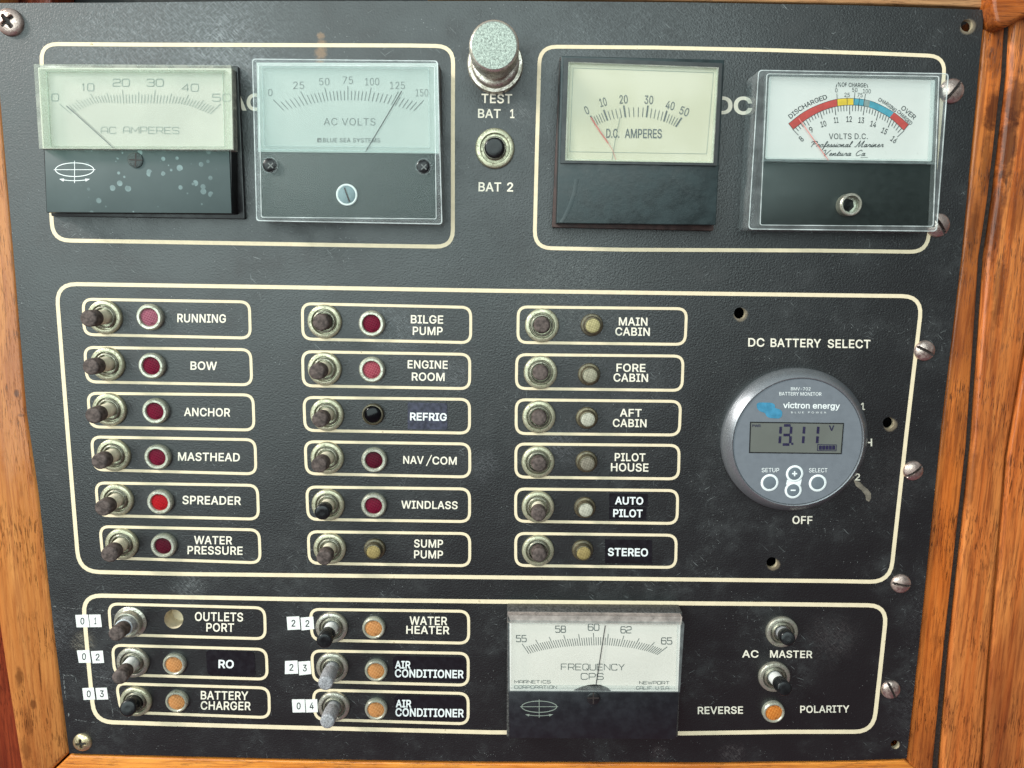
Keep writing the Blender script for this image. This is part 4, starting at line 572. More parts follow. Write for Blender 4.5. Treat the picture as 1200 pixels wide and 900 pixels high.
# ------------------------------------------------------------------ indicator lamps
LG = 'round indicator lamps on the panel'
def lampmesh(name, prof, mat, seg=40, ang=40):
    b = B(); b.lathe([(r * .001, z * .001) for r, z in prof], (0, 0, 0), seg=seg)
    me = bpy.data.meshes.new(name); me.from_pydata(b.v, [], b.f); me.materials.append(mat)
    for p in me.polygons: p.use_smooth = True
    me.set_sharp_from_angle(angle=math.radians(ang)); return me
BZ = lampmesh('bezel', [(6.1, 0), (6.15, 1.6), (5.95, 2.4), (5.4, 2.9), (4.5, 2.9), (4.2, 2.6), (4.05, 1.6)], M['bezel'])
BZS = lampmesh('bezel', [(5.7, 0), (5.75, 1.4), (5.5, 2.1), (5.1, 2.5), (4.6, 2.5), (4.3, 2.2), (4.1, 1.6)], M['bezel'])
BZB = lampmesh('bezel', [(5.3, 0), (5.3, .9), (5.0, 1.4), (4.2, 1.6), (3.95, 2.0), (3.9, 4.4), (3.75, 4.9), (3.45, 5.0), (3.35, 4.6)], M['brass'])
BZD = lampmesh('bezel', [(5.2, 0), (5.2, 1.6), (4.9, 2.4), (4.5, 2.5), (4.25, 1.6)], M['brass'])
lens_cache = {}
def lamp_(where, desc, x, y, key, kind):
    t = thing('indicator_lamp', f'{desc} indicator lamp {where}', 'indicator lamp', x, y, 0, LG)
    share('bezel', {'r': BZ, 'o': BZS, 'b': BZB, 'k': BZD}[kind], t)
    if (key, kind) not in lens_cache:
        r, z = {'r': (4.15, 1.75), 'o': (4.3, 1.7), 'b': (3.42, 4.5), 'k': (4.2, 1.4)}[kind]; dm = .7 if kind != 'k' else 1.6
        lens_cache[key, kind] = lampmesh('lens', [(r * math.cos(a), z + dm * math.sin(a)) for a in (0, .25, .5, .75, 1.0, 1.25, 1.5)], M[key], ang=60)
    share('lens', lens_cache[key, kind], t)
for k, d, x, y, key, kind in [('RUNNING', 'faded pink', 177.6, 371.4, 'pink', 'r'), ('BOW', 'dark red', 180, 428.2, 'red', 'r'), ('ANCHOR', 'dark red', 184.2, 481, 'red', 'r'), ('MASTHEAD', 'maroon', 186.6, 534.6, 'red', 'r'), ('SPREADER', 'bright red', 189.5, 587, 'redhot', 'r'), ('WATER PRESSURE', 'maroon', 193.6, 638, 'maroon', 'r'),
                              ('BILGE PUMP', 'red gridded', 436.5, 379, 'red', 'r'), ('ENGINE ROOM', 'light red gridded', 436.6, 432.7, 'redl', 'r'), ('REFRIG', 'shiny black', 437.6, 485, 'blackl', 'k'), ('NAV/COM', 'maroon', 439.2, 538, 'maroon', 'r'), ('WINDLASS', 'dark red', 438.8, 591, 'red', 'r'), ('SUMP PUMP', 'small gold', 439.4, 642.6, 'gold', 'b'),
                              ('MAIN CABIN', 'small pale yellow', 693.4, 380.6, 'cleary', 'b'), ('FORE CABIN', 'small clear', 690.2, 438.4, 'clear', 'b'), ('AFT CABIN', 'small whitish', 687.6, 489.4, 'clearw', 'b'), ('PILOT HOUSE', 'small smoky', 687.2, 540.6, 'cleard', 'b'), ('AUTO PILOT', 'small pale cream', 685.2, 594.3, 'clearw', 'b'), ('STEREO', 'small gold brown', 682.6, 644, 'gold', 'b'),
                              ('RO', 'amber', 205.8, 776.8, 'amber', 'o'), ('BATTERY CHARGER', 'amber', 208.7, 820.2, 'amber', 'o'), ('WATER HEATER', 'amber', 438.6, 734.3, 'amber', 'o')]:
    lamp_(f'in the {k} box', d, x, y, key, kind)
lamp_('in the AIR CONDITIONER box beside number stickers 2 3', 'amber', 441.3, 784, 'amber', 'o')
lamp_('in the AIR CONDITIONER box beside number stickers 0 4', 'amber', 441.3, 829.3, 'amber', 'o')
lamp_('between the words REVERSE and POLARITY', 'orange', 905.3, 832.6, 'orange', 'o')

# ------------------------------------------------------------------ label tapes and number stickers
def tape(label, q, lines, mat, r=2.5, h=.00022):
    cx_, cy_ = sum(p[0] for p in q) / 4, sum(p[1] for p in q) / 4
    t = thing('label_tape', label, 'label', cx_, cy_, 0, 'stuck-on label tapes'); b = B(); b.prism(fillet(q, r), .00001, h); b.build('tape', mat, t)
    for s, x, y, wd, hh in lines:
        b = B(); text(b, s, x, y, wd, hh, h + .00004, .9, bold=22, track=14); b.build('lettering', M['white'], t)
tape('violet grey label tape reading REFRIG', [(477.8, 471.5), (524, 472.5), (524.3, 503.5), (477.6, 503)], [('REFRIG', 502, 488.4, 43, 9.2)], M['tapev'], 1)
tape('black label tape reading AUTO, above the PILOT tape', [(714, 578), (759, 578.6), (759, 593.3), (714, 592.8)], [('AUTO', 737.3, 586.8, 33, 9)], M['tape'], 1)
tape('black label tape reading PILOT, below the AUTO tape', [(714, 593.8), (757.5, 594.3), (757.5, 609), (714, 608.4)], [('PILOT', 735.8, 601.5, 34.5, 9.2)], M['tape'], 1)
tape('black label tape reading STEREO', [(709, 632), (764, 633), (764, 660.8), (709, 660)], [('STEREO', 735.9, 647.1, 47, 9.5)], M['tape'], 1)
tape('rounded black label tape reading RO', [(241.2, 761.6), (298, 763.6), (299.5, 793.4), (243, 791.4)], [('RO', 265, 778.2, 18, 9.8)], M['tape'], 6)
tape('black AIR CONDITIONER label tape, the one beside number stickers 2 3', [(460, 768.5), (545.5, 770.5), (546, 799), (461.5, 796.4)], [('AIR', 472, 779, 18, 9), ('CONDITIONER', 503, 789.5, 80.5, 9.6)], M['tape'], 6)
tape('black AIR CONDITIONER label tape, the one beside number stickers 0 4', [(462, 814.4), (546, 816.6), (546.4, 845), (463.5, 842.4)], [('AIR', 472.9, 824.6, 18, 9), ('CONDITIONER', 503.4, 835.2, 80, 9.8)], M['tape'], 6)
for d, q, lab in [('0', [(88.2, 720.8), (103, 720.4), (105, 735), (89.8, 735.2)], '0, left of the 1'), ('1', [(104, 720.4), (117.6, 720.3), (119.4, 734.8), (105.8, 735)], '1, right of a 0'), ('0', [(90, 762.4), (104.6, 762), (106.6, 776.6), (92.4, 776.8)], '0, left of the 2'), ('2', [(106.4, 763.4), (120.4, 762.6), (122, 776.8), (108.6, 777.4)], '2, right of a 0'), ('0', [(96.4, 806.6), (109.8, 806), (111.6, 819.8), (98, 820.2)], '0, left of the 3'), ('3', [(111.8, 806.4), (125, 806), (127, 819.6), (113.4, 820)], '3, below the RO row stickers'),
                  ('2', [(335.8, 723), (350.6, 722.4), (352, 737.6), (337, 738.4)], '2, first of the pair beside the WATER HEATER box'), ('2', [(352.2, 724), (367, 722.6), (368.2, 737.2), (353.4, 738.8)], '2, second of the pair beside the WATER HEATER box'), ('2', [(334, 774.8), (348.6, 774.2), (349.4, 789.4), (333.8, 790)], '2, left of the sticker printed 3'), ('3', [(349.6, 775.6), (363.6, 774.6), (364.8, 789.8), (350.6, 791.4)], '3, right of a 2'),
                  ('0', [(342, 819.8), (357, 819.6), (357.8, 834.8), (343, 835)], '0, left of the 4'), ('4', [(357.8, 819.8), (371.6, 819.6), (372.6, 834.6), (358.8, 835)], '4, right of a 0')]:
    x, y = sum(p[0] for p in q) / 4, sum(p[1] for p in q) / 4
    t = thing('number_sticker', f'small white paper number sticker printed {lab}', 'sticker', x, y, 0, 'white number stickers')
    b = B(); b.prism(q, .00001, .00020); b.build('paper', M['sticker'], t)
    b = B(); text(b, d, x, y, 4.6 if d != '1' else 2.4, 8, .00024, 0, bold=12); b.build('numeral', M['ink'], t)

# ------------------------------------------------------------------ screws
def screw_mesh(name, R, H, mat, kind):
    nr, ns = 22, 72; v = []; f = []
    for i in range(nr + 1):
        r = R * i / nr
        for k in range(ns):
            a = 2 * math.pi * k / ns; x, y = r * math.cos(a), r * math.sin(a); z = H * math.sqrt(max(0, 1 - (r / R) ** 2 * .93)) if i < nr else 0
            if kind == 'slot': inn = abs(y) < R * .115
            else: inn = (abs(y) < R * .17 * (1 - .35 * abs(x) / R) and abs(x) < R * .58) or (abs(x) < R * .17 * (1 - .35 * abs(y) / R) and abs(y) < R * .58)
            if inn and i < nr: z = min(z, H * .40) if kind == 'slot' else z - H * .7 * (1 - r / R)
            v.append((x, y, max(z, 0) if i < nr else 0))
    for i in range(nr):
        for k in range(ns): f.append((i * ns + k, (i + 1) * ns + k, (i + 1) * ns + (k + 1) % ns, i * ns + (k + 1) % ns))
    me = bpy.data.meshes.new(name); me.from_pydata(v, [], f); me.materials.append(mat); me.materials.append(M['slot'])
    for p in me.polygons:
        c = p.center; r = math.hypot(c.x, c.y)
        if kind == 'slot': q = abs(c.y) < R * .105 and r < R * .95
        else: q = ((abs(c.y) < R * .16 * (1 - .35 * abs(c.x) / R) and abs(c.x) < R * .55) or (abs(c.x) < R * .16 * (1 - .35 * abs(c.y) / R) and abs(c.y) < R * .55))
        p.material_index = 1 if q else 0; p.use_smooth = True  # shade inside the slot is painted with the dark material
    bm = bmesh.new(); bm.from_mesh(me); bmesh.ops.remove_doubles(bm, verts=bm.verts, dist=1e-7); bm.to_mesh(me); bm.free()
    me.set_sharp_from_angle(angle=math.radians(40)); return me
SLOT = screw_mesh('screw_head', .0049, .0026, M['screw'], 'slot'); PHIL = screw_mesh('screw_head', .0059, .0030, M['screw'], 'phillips'); PHILB = screw_mesh('screw_head', .0048, .0022, M['brassscrew'], 'phillips')
def screw(name, label, x, y, ang, me, group='screw heads on the panel', sc=1.0):
    o = bpy.data.objects.new(name, me); C.objects.link(o); o.location = W(P(x, y)); o.matrix_world = Matrix.Translation(o.location) @ Matrix.Rotation(math.pi / 2, 4, 'X') @ Matrix.Rotation(math.radians(ang), 4, 'Z') @ Matrix.Scale(sc, 4)
    o['label'] = label; o['category'] = 'screw'; o['group'] = group
screw('phillips_screw', 'large steel Phillips screw at the top left corner of the panel', 12.5, 26.5, 38, PHIL)
screw('phillips_screw', 'small brassy Phillips screw at the bottom left corner of the panel', 97, 869.5, 5, PHILB)
screw('slotted_screw', 'slotted screw half hidden behind the upper right side of the battery voltmeter', 1114.5, 107, 52, SLOT, sc=1.12)
screw('slotted_screw', 'slotted screw peeping out at the lower right corner of the battery voltmeter', 1098.5, 264, -52, SLOT, sc=1.12)
screw('slotted_screw', 'slotted screw on the border line near the words DC BATTERY SELECT', 1083, 411, -27, SLOT)
screw('slotted_screw', 'slotted screw at mid height of the right border, level with the monitor buttons', 1069.5, 551.5, 38, SLOT)
screw('slotted_screw', 'slotted screw just outside the lower right corner of the switch section border', 1055.3, 683.6, -8, SLOT)
screw('slotted_screw', 'slotted screw right of the word POLARITY outside the bottom section border', 1043.4, 807.6, -62, SLOT)

# ------------------------------------------------------------------ meters
def meter(name, label, x, y): return thing(name, label, 'meter', x, y, 0, 'analog panel meters')
def shrink(q, d):
    mx = sum(p[0] for p in q) / len(q); my = sum(p[1] for p in q) / len(q); wx = max(abs(p[0] - mx) for p in q); wy = max(abs(p[1] - my) for p in q)
    return [(mx + (x - mx) * (1 - d / wx), my + (y - my) * (1 - d / wy)) for x, y in q]
def mpart(t, name, mat, fn, smooth=None, bevel=0, seg=2, label=None):
    b = B(); fn(b); return b.build(name, mat, t, smooth, bevel, label=label, seg=seg)
def emblem(t, x, y, rx, ry, h, lw, mat):
    def fn(b):
        b.ribbon(ell(x, y, rx, ry, 40), lw, h, closed=True); b.ribbon([(x - rx * 1.08, y), (x + rx * 1.08, y)], lw * .8, h + 4e-6); b.ribbon([(x, y - ry * 1.3), (x, y + ry * 1.95)], lw * .8, h + 8e-6)
        b.ribbon([(x + rx * k, y + ry * (1.62 - .38 * k * k)) for k in (-.72, -.5, -.25, 0, .25, .5, .72)], lw * .9, h + 2e-6)
        for s in (-1, 1): b.poly([[(x + s * rx * .80, y + ry * 1.36), (x + s * rx * .55, y + ry * 1.30), (x + s * rx * .58, y + ry * 1.74)]], h + 6e-6)
    mpart(t, 'emblem', mat, fn)
def slot_screw(t, x, y, r, h, mat, ang, ring=None, cross=False):
    c = P(x, y, h)
    def fn(b):
        b.lathe([(r, 0), (r, .0005), (r * .9, .0007)], c, seg=32)
        k = PX(x, y, h)
        for a in ((ang, ang + 90) if cross else (ang,)):
            dx, dy = math.cos(math.radians(a)) * r / k * .86, math.sin(math.radians(a)) * r / k * .86
            b.ribbon([(x - dx, y - dy), (x + dx, y + dy)], 2.0 if not cross else 1.5, h + .00075 + (a % 2) * 2e-6 + (.000004 if a != ang else 0), mi=1)
    mpart(t, 'adjusting_screw', [mat, M['slot']], fn, 40)
# --- AC amperes
t = meter('analog_meter', 'AC amperes meter with greenish dial, water spots and needle at zero', 160, 165)
hc, hd = .0095, .0104; z = Z(30, 60, 4.2852)
lower = [z(95, 495), z(1022, 500), z(1034, 814), z(106, 808)]
case = [z(70, 70), z(1030, 80), z(1036, 816), z(104, 810)]
mpart(t, 'base', M['blackp'], lambda b: b.prism(fillet([z(92, 80), z(1066, 74), z(1100, 843), z(128, 828)], 1.5), 0, .0022), 40, .0003)
mpart(t, 'case', M['blackp'], lambda b: b.prism(case, .0022, hc), 40, .0003)
mpart(t, 'front_plate', spotted_mat(), lambda b: b.prism(lower, hc, hc + .0009), 40, .0002)
face = [z(62, 82), z(1034, 86), z(1040, 492), z(85, 488)]
mpart(t, 'dial', M['dgreen'], lambda b: b.prism(face, hc - .001, hd))
K = [(0, *z(170, 265), *z(228, 314)), (10, *z(326, 214), *z(354, 262)), (20, *z(487, 196), *z(492, 262)), (30, *z(651, 196), *z(643, 262)), (40, *z(818, 218), *z(796, 268)), (50, *z(980, 264), *z(926, 316))]
mpart(t, 'scale', M['inkg'], lambda b: ticks(b, K, 50, 10, hd + .0001, .75, .72, .66, 5, .86))
def fn(b):
    for s, x, y, wd in (('0', 148, 232, 34), ('10', 311, 181, 62), ('20', 480, 158, 82), ('30', 650, 158, 82), ('40', 826, 183, 84), ('50', 984, 233, 92)): sqtext(b, s, *z(x, y), wd / 4.285, 8.4, hd + .0001, 0, .95)
    sqtext(b, 'AC', *z(416, 397), 17.5, 7.6, hd + .0001, .5, .75); sqtext(b, 'AMPERES', *z(630, 397), 65, 7.6, hd + .0001, .5, .75)
mpart(t, 'lettering', M['inkg'], fn)
mpart(t, 'pointer', M['inkf'], lambda b: b.ribbon([z(205, 274), z(330, 386), z(442, 488)], .95, hd + .0008))
co = [z(40, 64), z(1032, 70), z(1044, 497), z(68, 490)]; ci = [z(68, 90), z(1000, 94), z(1010, 486), z(92, 484)]
mpart(t, 'cover_edge', M['rim'], lambda b: b.wall(co, ci, hd - .001, hd + .0042))
mpart(t, 'cover', M['glassh'], lambda b: b.prism(ci, hd + .0035, hd + .0041))
mpart(t, 'cover_edge', M['rim'], lambda b: b.wall([z(100, 100), z(990, 104), z(1000, 480), z(122, 478)], [z(106, 104), z(986, 108), z(996, 478), z(126, 476)], hd + .0002, hd + .0012), label='inner edge of the cover')
emblem(t, *z(246, 595), 22.5, 8, hc + .00095, .9, M['white']); slot_screw(t, *z(552, 546), .0034, hc + .0009, M['greyp'], 92, cross=True)
# --- AC volts
t = meter('analog_meter', 'AC volts meter in a clear cover with grey lower half and needle near 125', 408, 166)
z = Z(280, 0, 3.0); hd, hf = .0085, .0125
co = fillet([z(45, 205), z(700, 212), z(716, 790), z(60, 778)], 4); n = len(co)
mpart(t, 'case', M['blackp'], lambda b: b.prism(fillet([z(60, 222), z(706, 226), z(716, 784), z(72, 772)], 3), 0, hd - .0005), 40, .0003)
mpart(t, 'dial', M['dblue'], lambda b: b.prism([z(62, 220), z(700, 222), z(704, 540), z(68, 534)], hd - .001, hd))
mpart(t, 'front_plate', M['greyp'], lambda b: b.prism([z(66, 534), z(694, 542), z(697, 776), z(72, 768)], hd - .0006, hd + .0022), 40, .0002)
K = [(0, *z(120, 350), *z(158, 388)), (25, *z(217, 322), *z(242, 368)), (50, *z(302, 308), *z(313, 355)), (75, *z(383, 303), *z(383, 353)), (100, *z(465, 308), *z(455, 355)), (125, *z(560, 322), *z(536, 368)), (150, *z(650, 352), *z(614, 390))]
mpart(t, 'scale', M['inkf'], lambda b: ticks(b, K, 36, 6, hd + .0001, .8, .75, .68))
def fn(b):
    for s, x, y, wd in (('0', 110, 325, 15), ('25', 210, 300, 38), ('50', 300, 287, 36), ('75', 383, 282, 36), ('100', 468, 287, 50), ('125', 557, 300, 52), ('150', 643, 326, 44)): text(b, s, *z(x, y), wd / 3, 8.4, hd + .0001, 0, -9)
    text(b, 'AC VOLTS', *z(389, 428), 60.5, 8.3, hd + .0001, .3, -8, 30)
mpart(t, 'lettering', M['inkf'], fn)
def fn(b):
    text(b, 'BLUE SEA SYSTEMS', *z(396, 493), 67, 5.0, hd + .0001, .3, 6, 26); b.poly([[z(275, 486), z(290, 486), z(290, 500), z(275, 500)]], hd + .0001)
    b.poly([[z(279, 497), z(287, 489), z(288, 497)]], hd + .00012, 1)
mpart(t, 'lettering', [M['inkf'], M['dblue']], fn, label='small maker name with a square logo under AC VOLTS')
mpart(t, 'pointer', M['ink'], lambda b: b.ribbon([z(572, 320), z(445, 534)], .9, hd + .0003))
ci = fillet([z(66, 226), z(690, 230), z(696, 772), z(76, 766)], 2.5)
mpart(t, 'cover_edge', M['rimc'], lambda b: b.wall(co, ci, .0004, hf))
for q_ in (co, ci): mpart(t, 'cover_glint_edge', M['rimb'], lambda b: b.wall(shrink(q_, .4), shrink(q_, 1.3), hf - .0001, hf + .0002), label='moulded edge of the cover with its bright glint painted in')  # pale strips paint the glint along the chamfers
mpart(t, 'cover', M['glassh'], lambda b: b.prism(ci, hf - .0008, hf - .0002))
mpart(t, 'cover_edge', M['rimc'], lambda b: b.wall(fillet([z(78, 234), z(668, 238), z(672, 520), z(86, 514)], 2), fillet([z(84, 238), z(664, 242), z(668, 516), z(90, 511)], 2), hd + .0002, hd + .0018), label='inner edge of the cover window')
mpart(t, 'cover_edge', M['rimc'], lambda b: b.prism([z(62, 522), z(698, 532), z(698, 538), z(62, 529)], hd + .0024, hf - .0009), label='bar of the cover below the window')
for x, y in ((111, 582), (650, 587)):
    c = P(*z(x, y), hd + .0022)
    mpart(t, 'cover_screw', [M['capb'], M['inkf']], lambda b: (b.lathe([(.0031, 0), (.0031, .0013), (.0026, .0017)], c, seg=28), b.ribbon([z(x - 9, y - 9), z(x + 9, y + 9)], 1.3, hd + .00405, mi=1), b.ribbon([z(x - 9, y + 9), z(x + 9, y - 9)], 1.3, hd + .004056, mi=1)), 40)
    mpart(t, 'screw_collar', M['rimc'], lambda b: b.lathe([(.0036, 0), (.0036, .001), (.0031, .001)], c, seg=28, cap=False), 40)
c = P(*z(380, 685), hd + .0022); mpart(t, 'screw_collar', M['white'], lambda b: b.lathe([(.0047, 0), (.0047, .0006), (.0043, .0008), (.0040, .0006)], c, seg=36), 40)
slot_screw(t, *z(380, 685), .0039, hd + .0023, simple('blue_grey_plastic', (.16, .22, .24), .4), 70)
# --- DC amperes
t = meter('analog_meter', 'DC amperes meter with yellowed dial in a plain black case, needle at zero', 750, 166)
z = Z(640, 50, 3.9136); hf = .0125
fr = fillet([z(68, 60), z(818, 78), z(778, 836), z(48, 828)], 1.2)
mpart(t, 'base', M['rust'], lambda b: b.prism([z(64, 66), z(806, 80), z(768, 862), z(28, 846)], 0, .004), 40, .0003)
mpart(t, 'case', M['tealb'], lambda b: b.prism(fr, .004, hf), 40, .0006, 3)
win = [z(101, 86), z(793, 112), z(768, 552), z(86, 540)]
b_ = inset(win, (-5, -4.5, -4, -3)); mpart(t, 'bezel', M['blackp'], lambda b: b.wall(b_, win, hf - .001, hf + .0018), 40)
mpart(t, 'dial', M['dcream'], lambda b: b.prism(win, hf - .001, hf + .0003))
hd = hf + .0003
mpart(t, 'lettering', M['inkg'], lambda b: b.ribbon([z(124, 116), z(768, 138), z(736, 510), z(108, 500)], .5, hd + .0001, closed=True), label='thin printed frame line on the dial')
K = [(0, *z(203, 335), *z(228, 380)), (10, *z(264, 308), *z(282, 358)), (20, *z(356, 288), *z(364, 343)), (30, *z(467, 288), *z(460, 343)), (40, *z(554, 312), *z(540, 362)), (50, *z(622, 344), *z(594, 386))]
mpart(t, 'scale', M['inkf'], lambda b: ticks(b, K, 25, 5, hd + .0001, 2.0, .9, .80))
def fn(b):
    for s, x, y, wd, a in (('0', 186, 310, 17, -22), ('10', 261, 273, 32, -14), ('20', 355, 260, 38, -2), ('30', 471, 262, 40, 3), ('40', 569, 288, 40, 12), ('50', 634, 315, 42, 20)): text(b, s, *z(x, y), wd / 3.91, 10, hd + .0001, a, 10)
    text(b, 'D.C.', *z(306, 416), 15.5, 10.8, hd + .0001, .5, 16); text(b, 'AMPERES', *z(446, 417), 43.5, 11, hd + .0001, .5, 16)
mpart(t, 'lettering', M['inkf'], fn)
mpart(t, 'pointer', M['inkr'], lambda b: (b.ribbon([z(205, 342), z(245, 405), z(284, 460)], 1.5, hd + .0006), b.ribbon([z(284, 460), z(304, 490), z(320, 538)], .5, hd + .0006, mi=0)))
mpart(t, 'pointer', M['inkg'], lambda b: b.ribbon([z(340, 340), z(318, 440), z(302, 538)], .7, hd + .0004), label='thin grey line painted as the shadow/reflection of the pointer')  # faint shadow/reflection of the pointer, painted as a grey ribbon
mpart(t, 'cover', M['glass'], lambda b: b.prism(inset(win, .6), hd + .0009, hd + .0013))
mpart(t, 'cover_edge', M['rim'], lambda b: b.wall(inset(win, .2), inset(win, (2.0, 1.6, 2.4, 2.0)), hd + .0002, hd + .0016))
def fn(b):                                     # dent crease in the lower left of the face
    q = [z(140, 625), z(128, 690), z(108, 750), z(84, 800), z(68, 824)]; A = [P(x - 2.2, y, hf) for x, y in q]; D = [P(x, y, hf + .00012) for x, y in q]; E_ = [P(x + 3.0, y + .5, hf) for x, y in q]; m = len(q)
    b.add(A + D + E_, [(i, i + 1, m + i + 1, m + i) for i in range(m - 1)] + [(m + i, m + i + 1, 2 * m + i + 1, 2 * m + i) for i in range(m - 1)])
mpart(t, 'crease', M['tealb'], fn, 80)
# --- DC volts
t = meter('analog_meter', 'battery voltmeter with red, yellow and blue zones under a thick clear cover', 992, 178)
z = Z(870, 60, 3.9115); hd, hf = .0080, .0145
co = fillet([z(72, 84), z(948, 100), z(893, 828), z(26, 818)], 5)
ci = fillet([z(110, 100), z(905, 112), z(878, 806), z(78, 800)], 3)
mpart(t, 'case', M['blackp'], lambda b: b.prism([z(100, 108), z(910, 122), z(884, 806), z(80, 800)], 0, hd - .0006), 40, .0003)
mpart(t, 'dial', M['dwhite'], lambda b: b.prism(fillet([z(124, 116), z(884, 132), z(868, 505), z(106, 494)], 2.5), hd - .0008, hd))
mpart(t, 'front_plate', M['dgreenp'], lambda b: b.prism([z(92, 506), z(893, 520), z(880, 806), z(78, 800)], hd - .0008, hd + .0020), 40, .0002)
z7 = Z(870, 70, 4.6154); H1 = hd + .0001
O = [(250, 345), (330, 284), (420, 240), (512, 213), (602, 209), (690, 222), (760, 251), (830, 292), (900, 350)]; I = [(275, 377), (350, 320), (432, 276), (515, 251), (602, 245), (685, 257), (745, 283), (806, 320), (873, 382)]
def cat(Q, t_):
    n_ = len(Q); i = min(int(t_), n_ - 2); f = t_ - i; a, p, r, d = Q[max(0, i - 1)], Q[i], Q[i + 1], Q[min(n_ - 1, i + 2)]
    return tuple(.5 * (2 * p[j] + (r[j] - a[j]) * f + (2 * a[j] - 5 * p[j] + 4 * r[j] - d[j]) * f * f + (3 * p[j] - a[j] - 3 * r[j] + d[j]) * f ** 3) for j in (0, 1))
def zone(b, a, e_, mi, h=H1):
    m = 14; q = [a + (e_ - a) * k / m for k in range(m + 1)]
    b.poly([[z7(*cat(O, k)) for k in q] + [z7(*cat(I, k)) for k in reversed(q)]], h, mi)
def fn(b):
    zone(b, 0, 3, 0); zone(b, 3, 3.98, 1); zone(b, 3.98, 4.6, 2); zone(b, 4.6, 5.0, 3); zone(b, 5.0, 6.85, 2); zone(b, 6.85, 8, 0)
mpart(t, 'colour_band', [M['zr'], M['zy'], M['zb'], M['zg']], fn, label='red yellow and blue colour band of the dial')
KV = [(8, *z7(272, 376), *z7(303, 408)), (9, *z7(345, 326), *z7(362, 356)), (10, *z7(420, 281), *z7(432, 320)), (11, *z7(500, 255), *z7(505, 300)), (12, *z7(580, 247), *z7(580, 297)), (13, *z7(660, 254), *z7(653, 300)), (14, *z7(736, 281), *z7(724, 328)), (15, *z7(806, 322), *z7(788, 366)), (16, *z7(874, 384), *z7(838, 418))]
KV = [(a, ix, iy, ox, oy) for a, ox, oy, ix, iy in KV]
def fn(b):
    ticks(b, KV, 40, 5, H1, .75, .75, .62)
    q = [k / 4 for k in range(33)]; b.ribbon([z7(*cat(O, k)) for k in q], .5, H1 + 8e-6); b.ribbon([z7(*cat(I, k)) for k in q], .5, H1 + 8e-6)
    for (x0, y0), (x1, y1) in (((511, 183), (514, 250)), ((566, 203), (567, 247)), ((609, 176), (602, 247)), ((634, 204), (628, 250)), ((666, 184), (654, 252)), ((250, 345), (275, 377)), ((900, 350), (873, 382))): b.ribbon([z7(x0, y0), z7(x1, y1)], .6, H1 + 1.6e-5)
mpart(t, 'scale', M['ink'], fn)
def fn(b):
    for s, x, y, wd, a in (('8', 318, 428, 17, -42), ('9', 372, 378, 17, -28), ('10', 438, 347, 30, -14), ('11', 507, 326, 24, -6), ('12', 577, 321, 30, 0), ('13', 643, 327, 30, 6), ('14', 708, 348, 32, 15), ('15', 768, 385, 30, 26), ('16', 820, 432, 31, 38)): text(b, s, *z7(x, y), wd / 4.615, 6.8, H1, a, 8)
    text(b, '%OF CHARGE', *z7(592, 136), 33, 4.9, H1, 2, 8); 
    for s, x, y, wd in (('0', 508, 165, 13), ('25', 566, 190, 29), ('50', 608, 163, 29), ('75', 636, 191, 28), ('100', 673, 170, 42)): text(b, s, *z7(x, y), wd / 4.615, 4.9, H1, 2, 0)
    arc_text(b, 'DISCHARGED', [z7(*p) for p in ((252, 312), (300, 272), (350, 242), (400, 219), (458, 199))], 5.4, H1, 8)
    arc_text(b, 'CHARGING', [z7(*p) for p in ((736, 212), (780, 236), (832, 278))], 4.4, H1, 10)
    arc_text(b, 'OVER', [z7(*p) for p in ((862, 254), (935, 316))], 5.6, H1, 6); arc_text(b, 'CHARGED', [z7(*p) for p in ((840, 276), (916, 348))], 4.4, H1, 10)
    text(b, 'VOLTS D.C.', *z7(573, 414), 45.5, 6.6, H1, 0, 2, 25)
    b.ribbon([z7(678, 528), z7(640, 528)], .4, H1)
    for s in (-1, 1): b.ribbon([z7(592 + s * 80, 132), z7(592 + s * 86, 150)], .8, H1)
mpart(t, 'lettering', M['ink'], fn)
def fn(b):
    script(b, 'Professional Mariner', *z7(364, 472), 86, .78, H1, .72); script(b, 'Ventura Ca', *z7(428, 519), 51, .76, H1, .72)
mpart(t, 'lettering', M['ink'], fn, label='two lines of slanted script under VOLTS D.C.')
mpart(t, 'pointer', M['hotr'], lambda b: b.ribbon([z7(305, 318), z7(466, 545)], 1.0, hd + .0010))
mpart(t, 'cover', M['glass'], lambda b: b.prism(ci, hf - .0008, hf - .0002))
mpart(t, 'cover_edge', M['rimc'], lambda b: b.wall(co, ci, .0004, hf))
for q_ in (co, ci): mpart(t, 'cover_glint_edge', M['rimb'], lambda b: b.wall(shrink(q_, .4), shrink(q_, 1.3), hf - .0001, hf + .0002), label='moulded edge of the cover with its bright glint painted in')  # glint on the clear edges painted as thin pale strips
mpart(t, 'cover_edge', M['rimc'], lambda b: b.wall(fillet([z(118, 104), z(896, 120), z(880, 516), z(100, 502)], 3), fillet([z(132, 114), z(880, 130), z(864, 496), z(112, 488)], 3), hd + .0002, hd + .0030), label='inner edge of the cover window')
mpart(t, 'cover_edge', M['rimc'], lambda b: b.prism([z(96, 496), z(893, 509), z(893, 519), z(96, 506)], hd + .0022, hf - .0009), label='bar of the cover below the window')
c = P(*z(478, 706), hd + .002); mpart(t, 'screw_collar', M['nutb'], lambda b: b.lathe([(.0049, 0), (.0049, .0042), (.0044, .0048), (.0038, .0048), (.0036, .001), (.0024, .0009)], c, seg=40, cap=False), 35)
mpart(t, 'adjusting_screw', M['capb'], lambda b: b.lathe([(.0030, .0002), (.0030, .001), (.0014, .0011)], c, seg=6), 30)
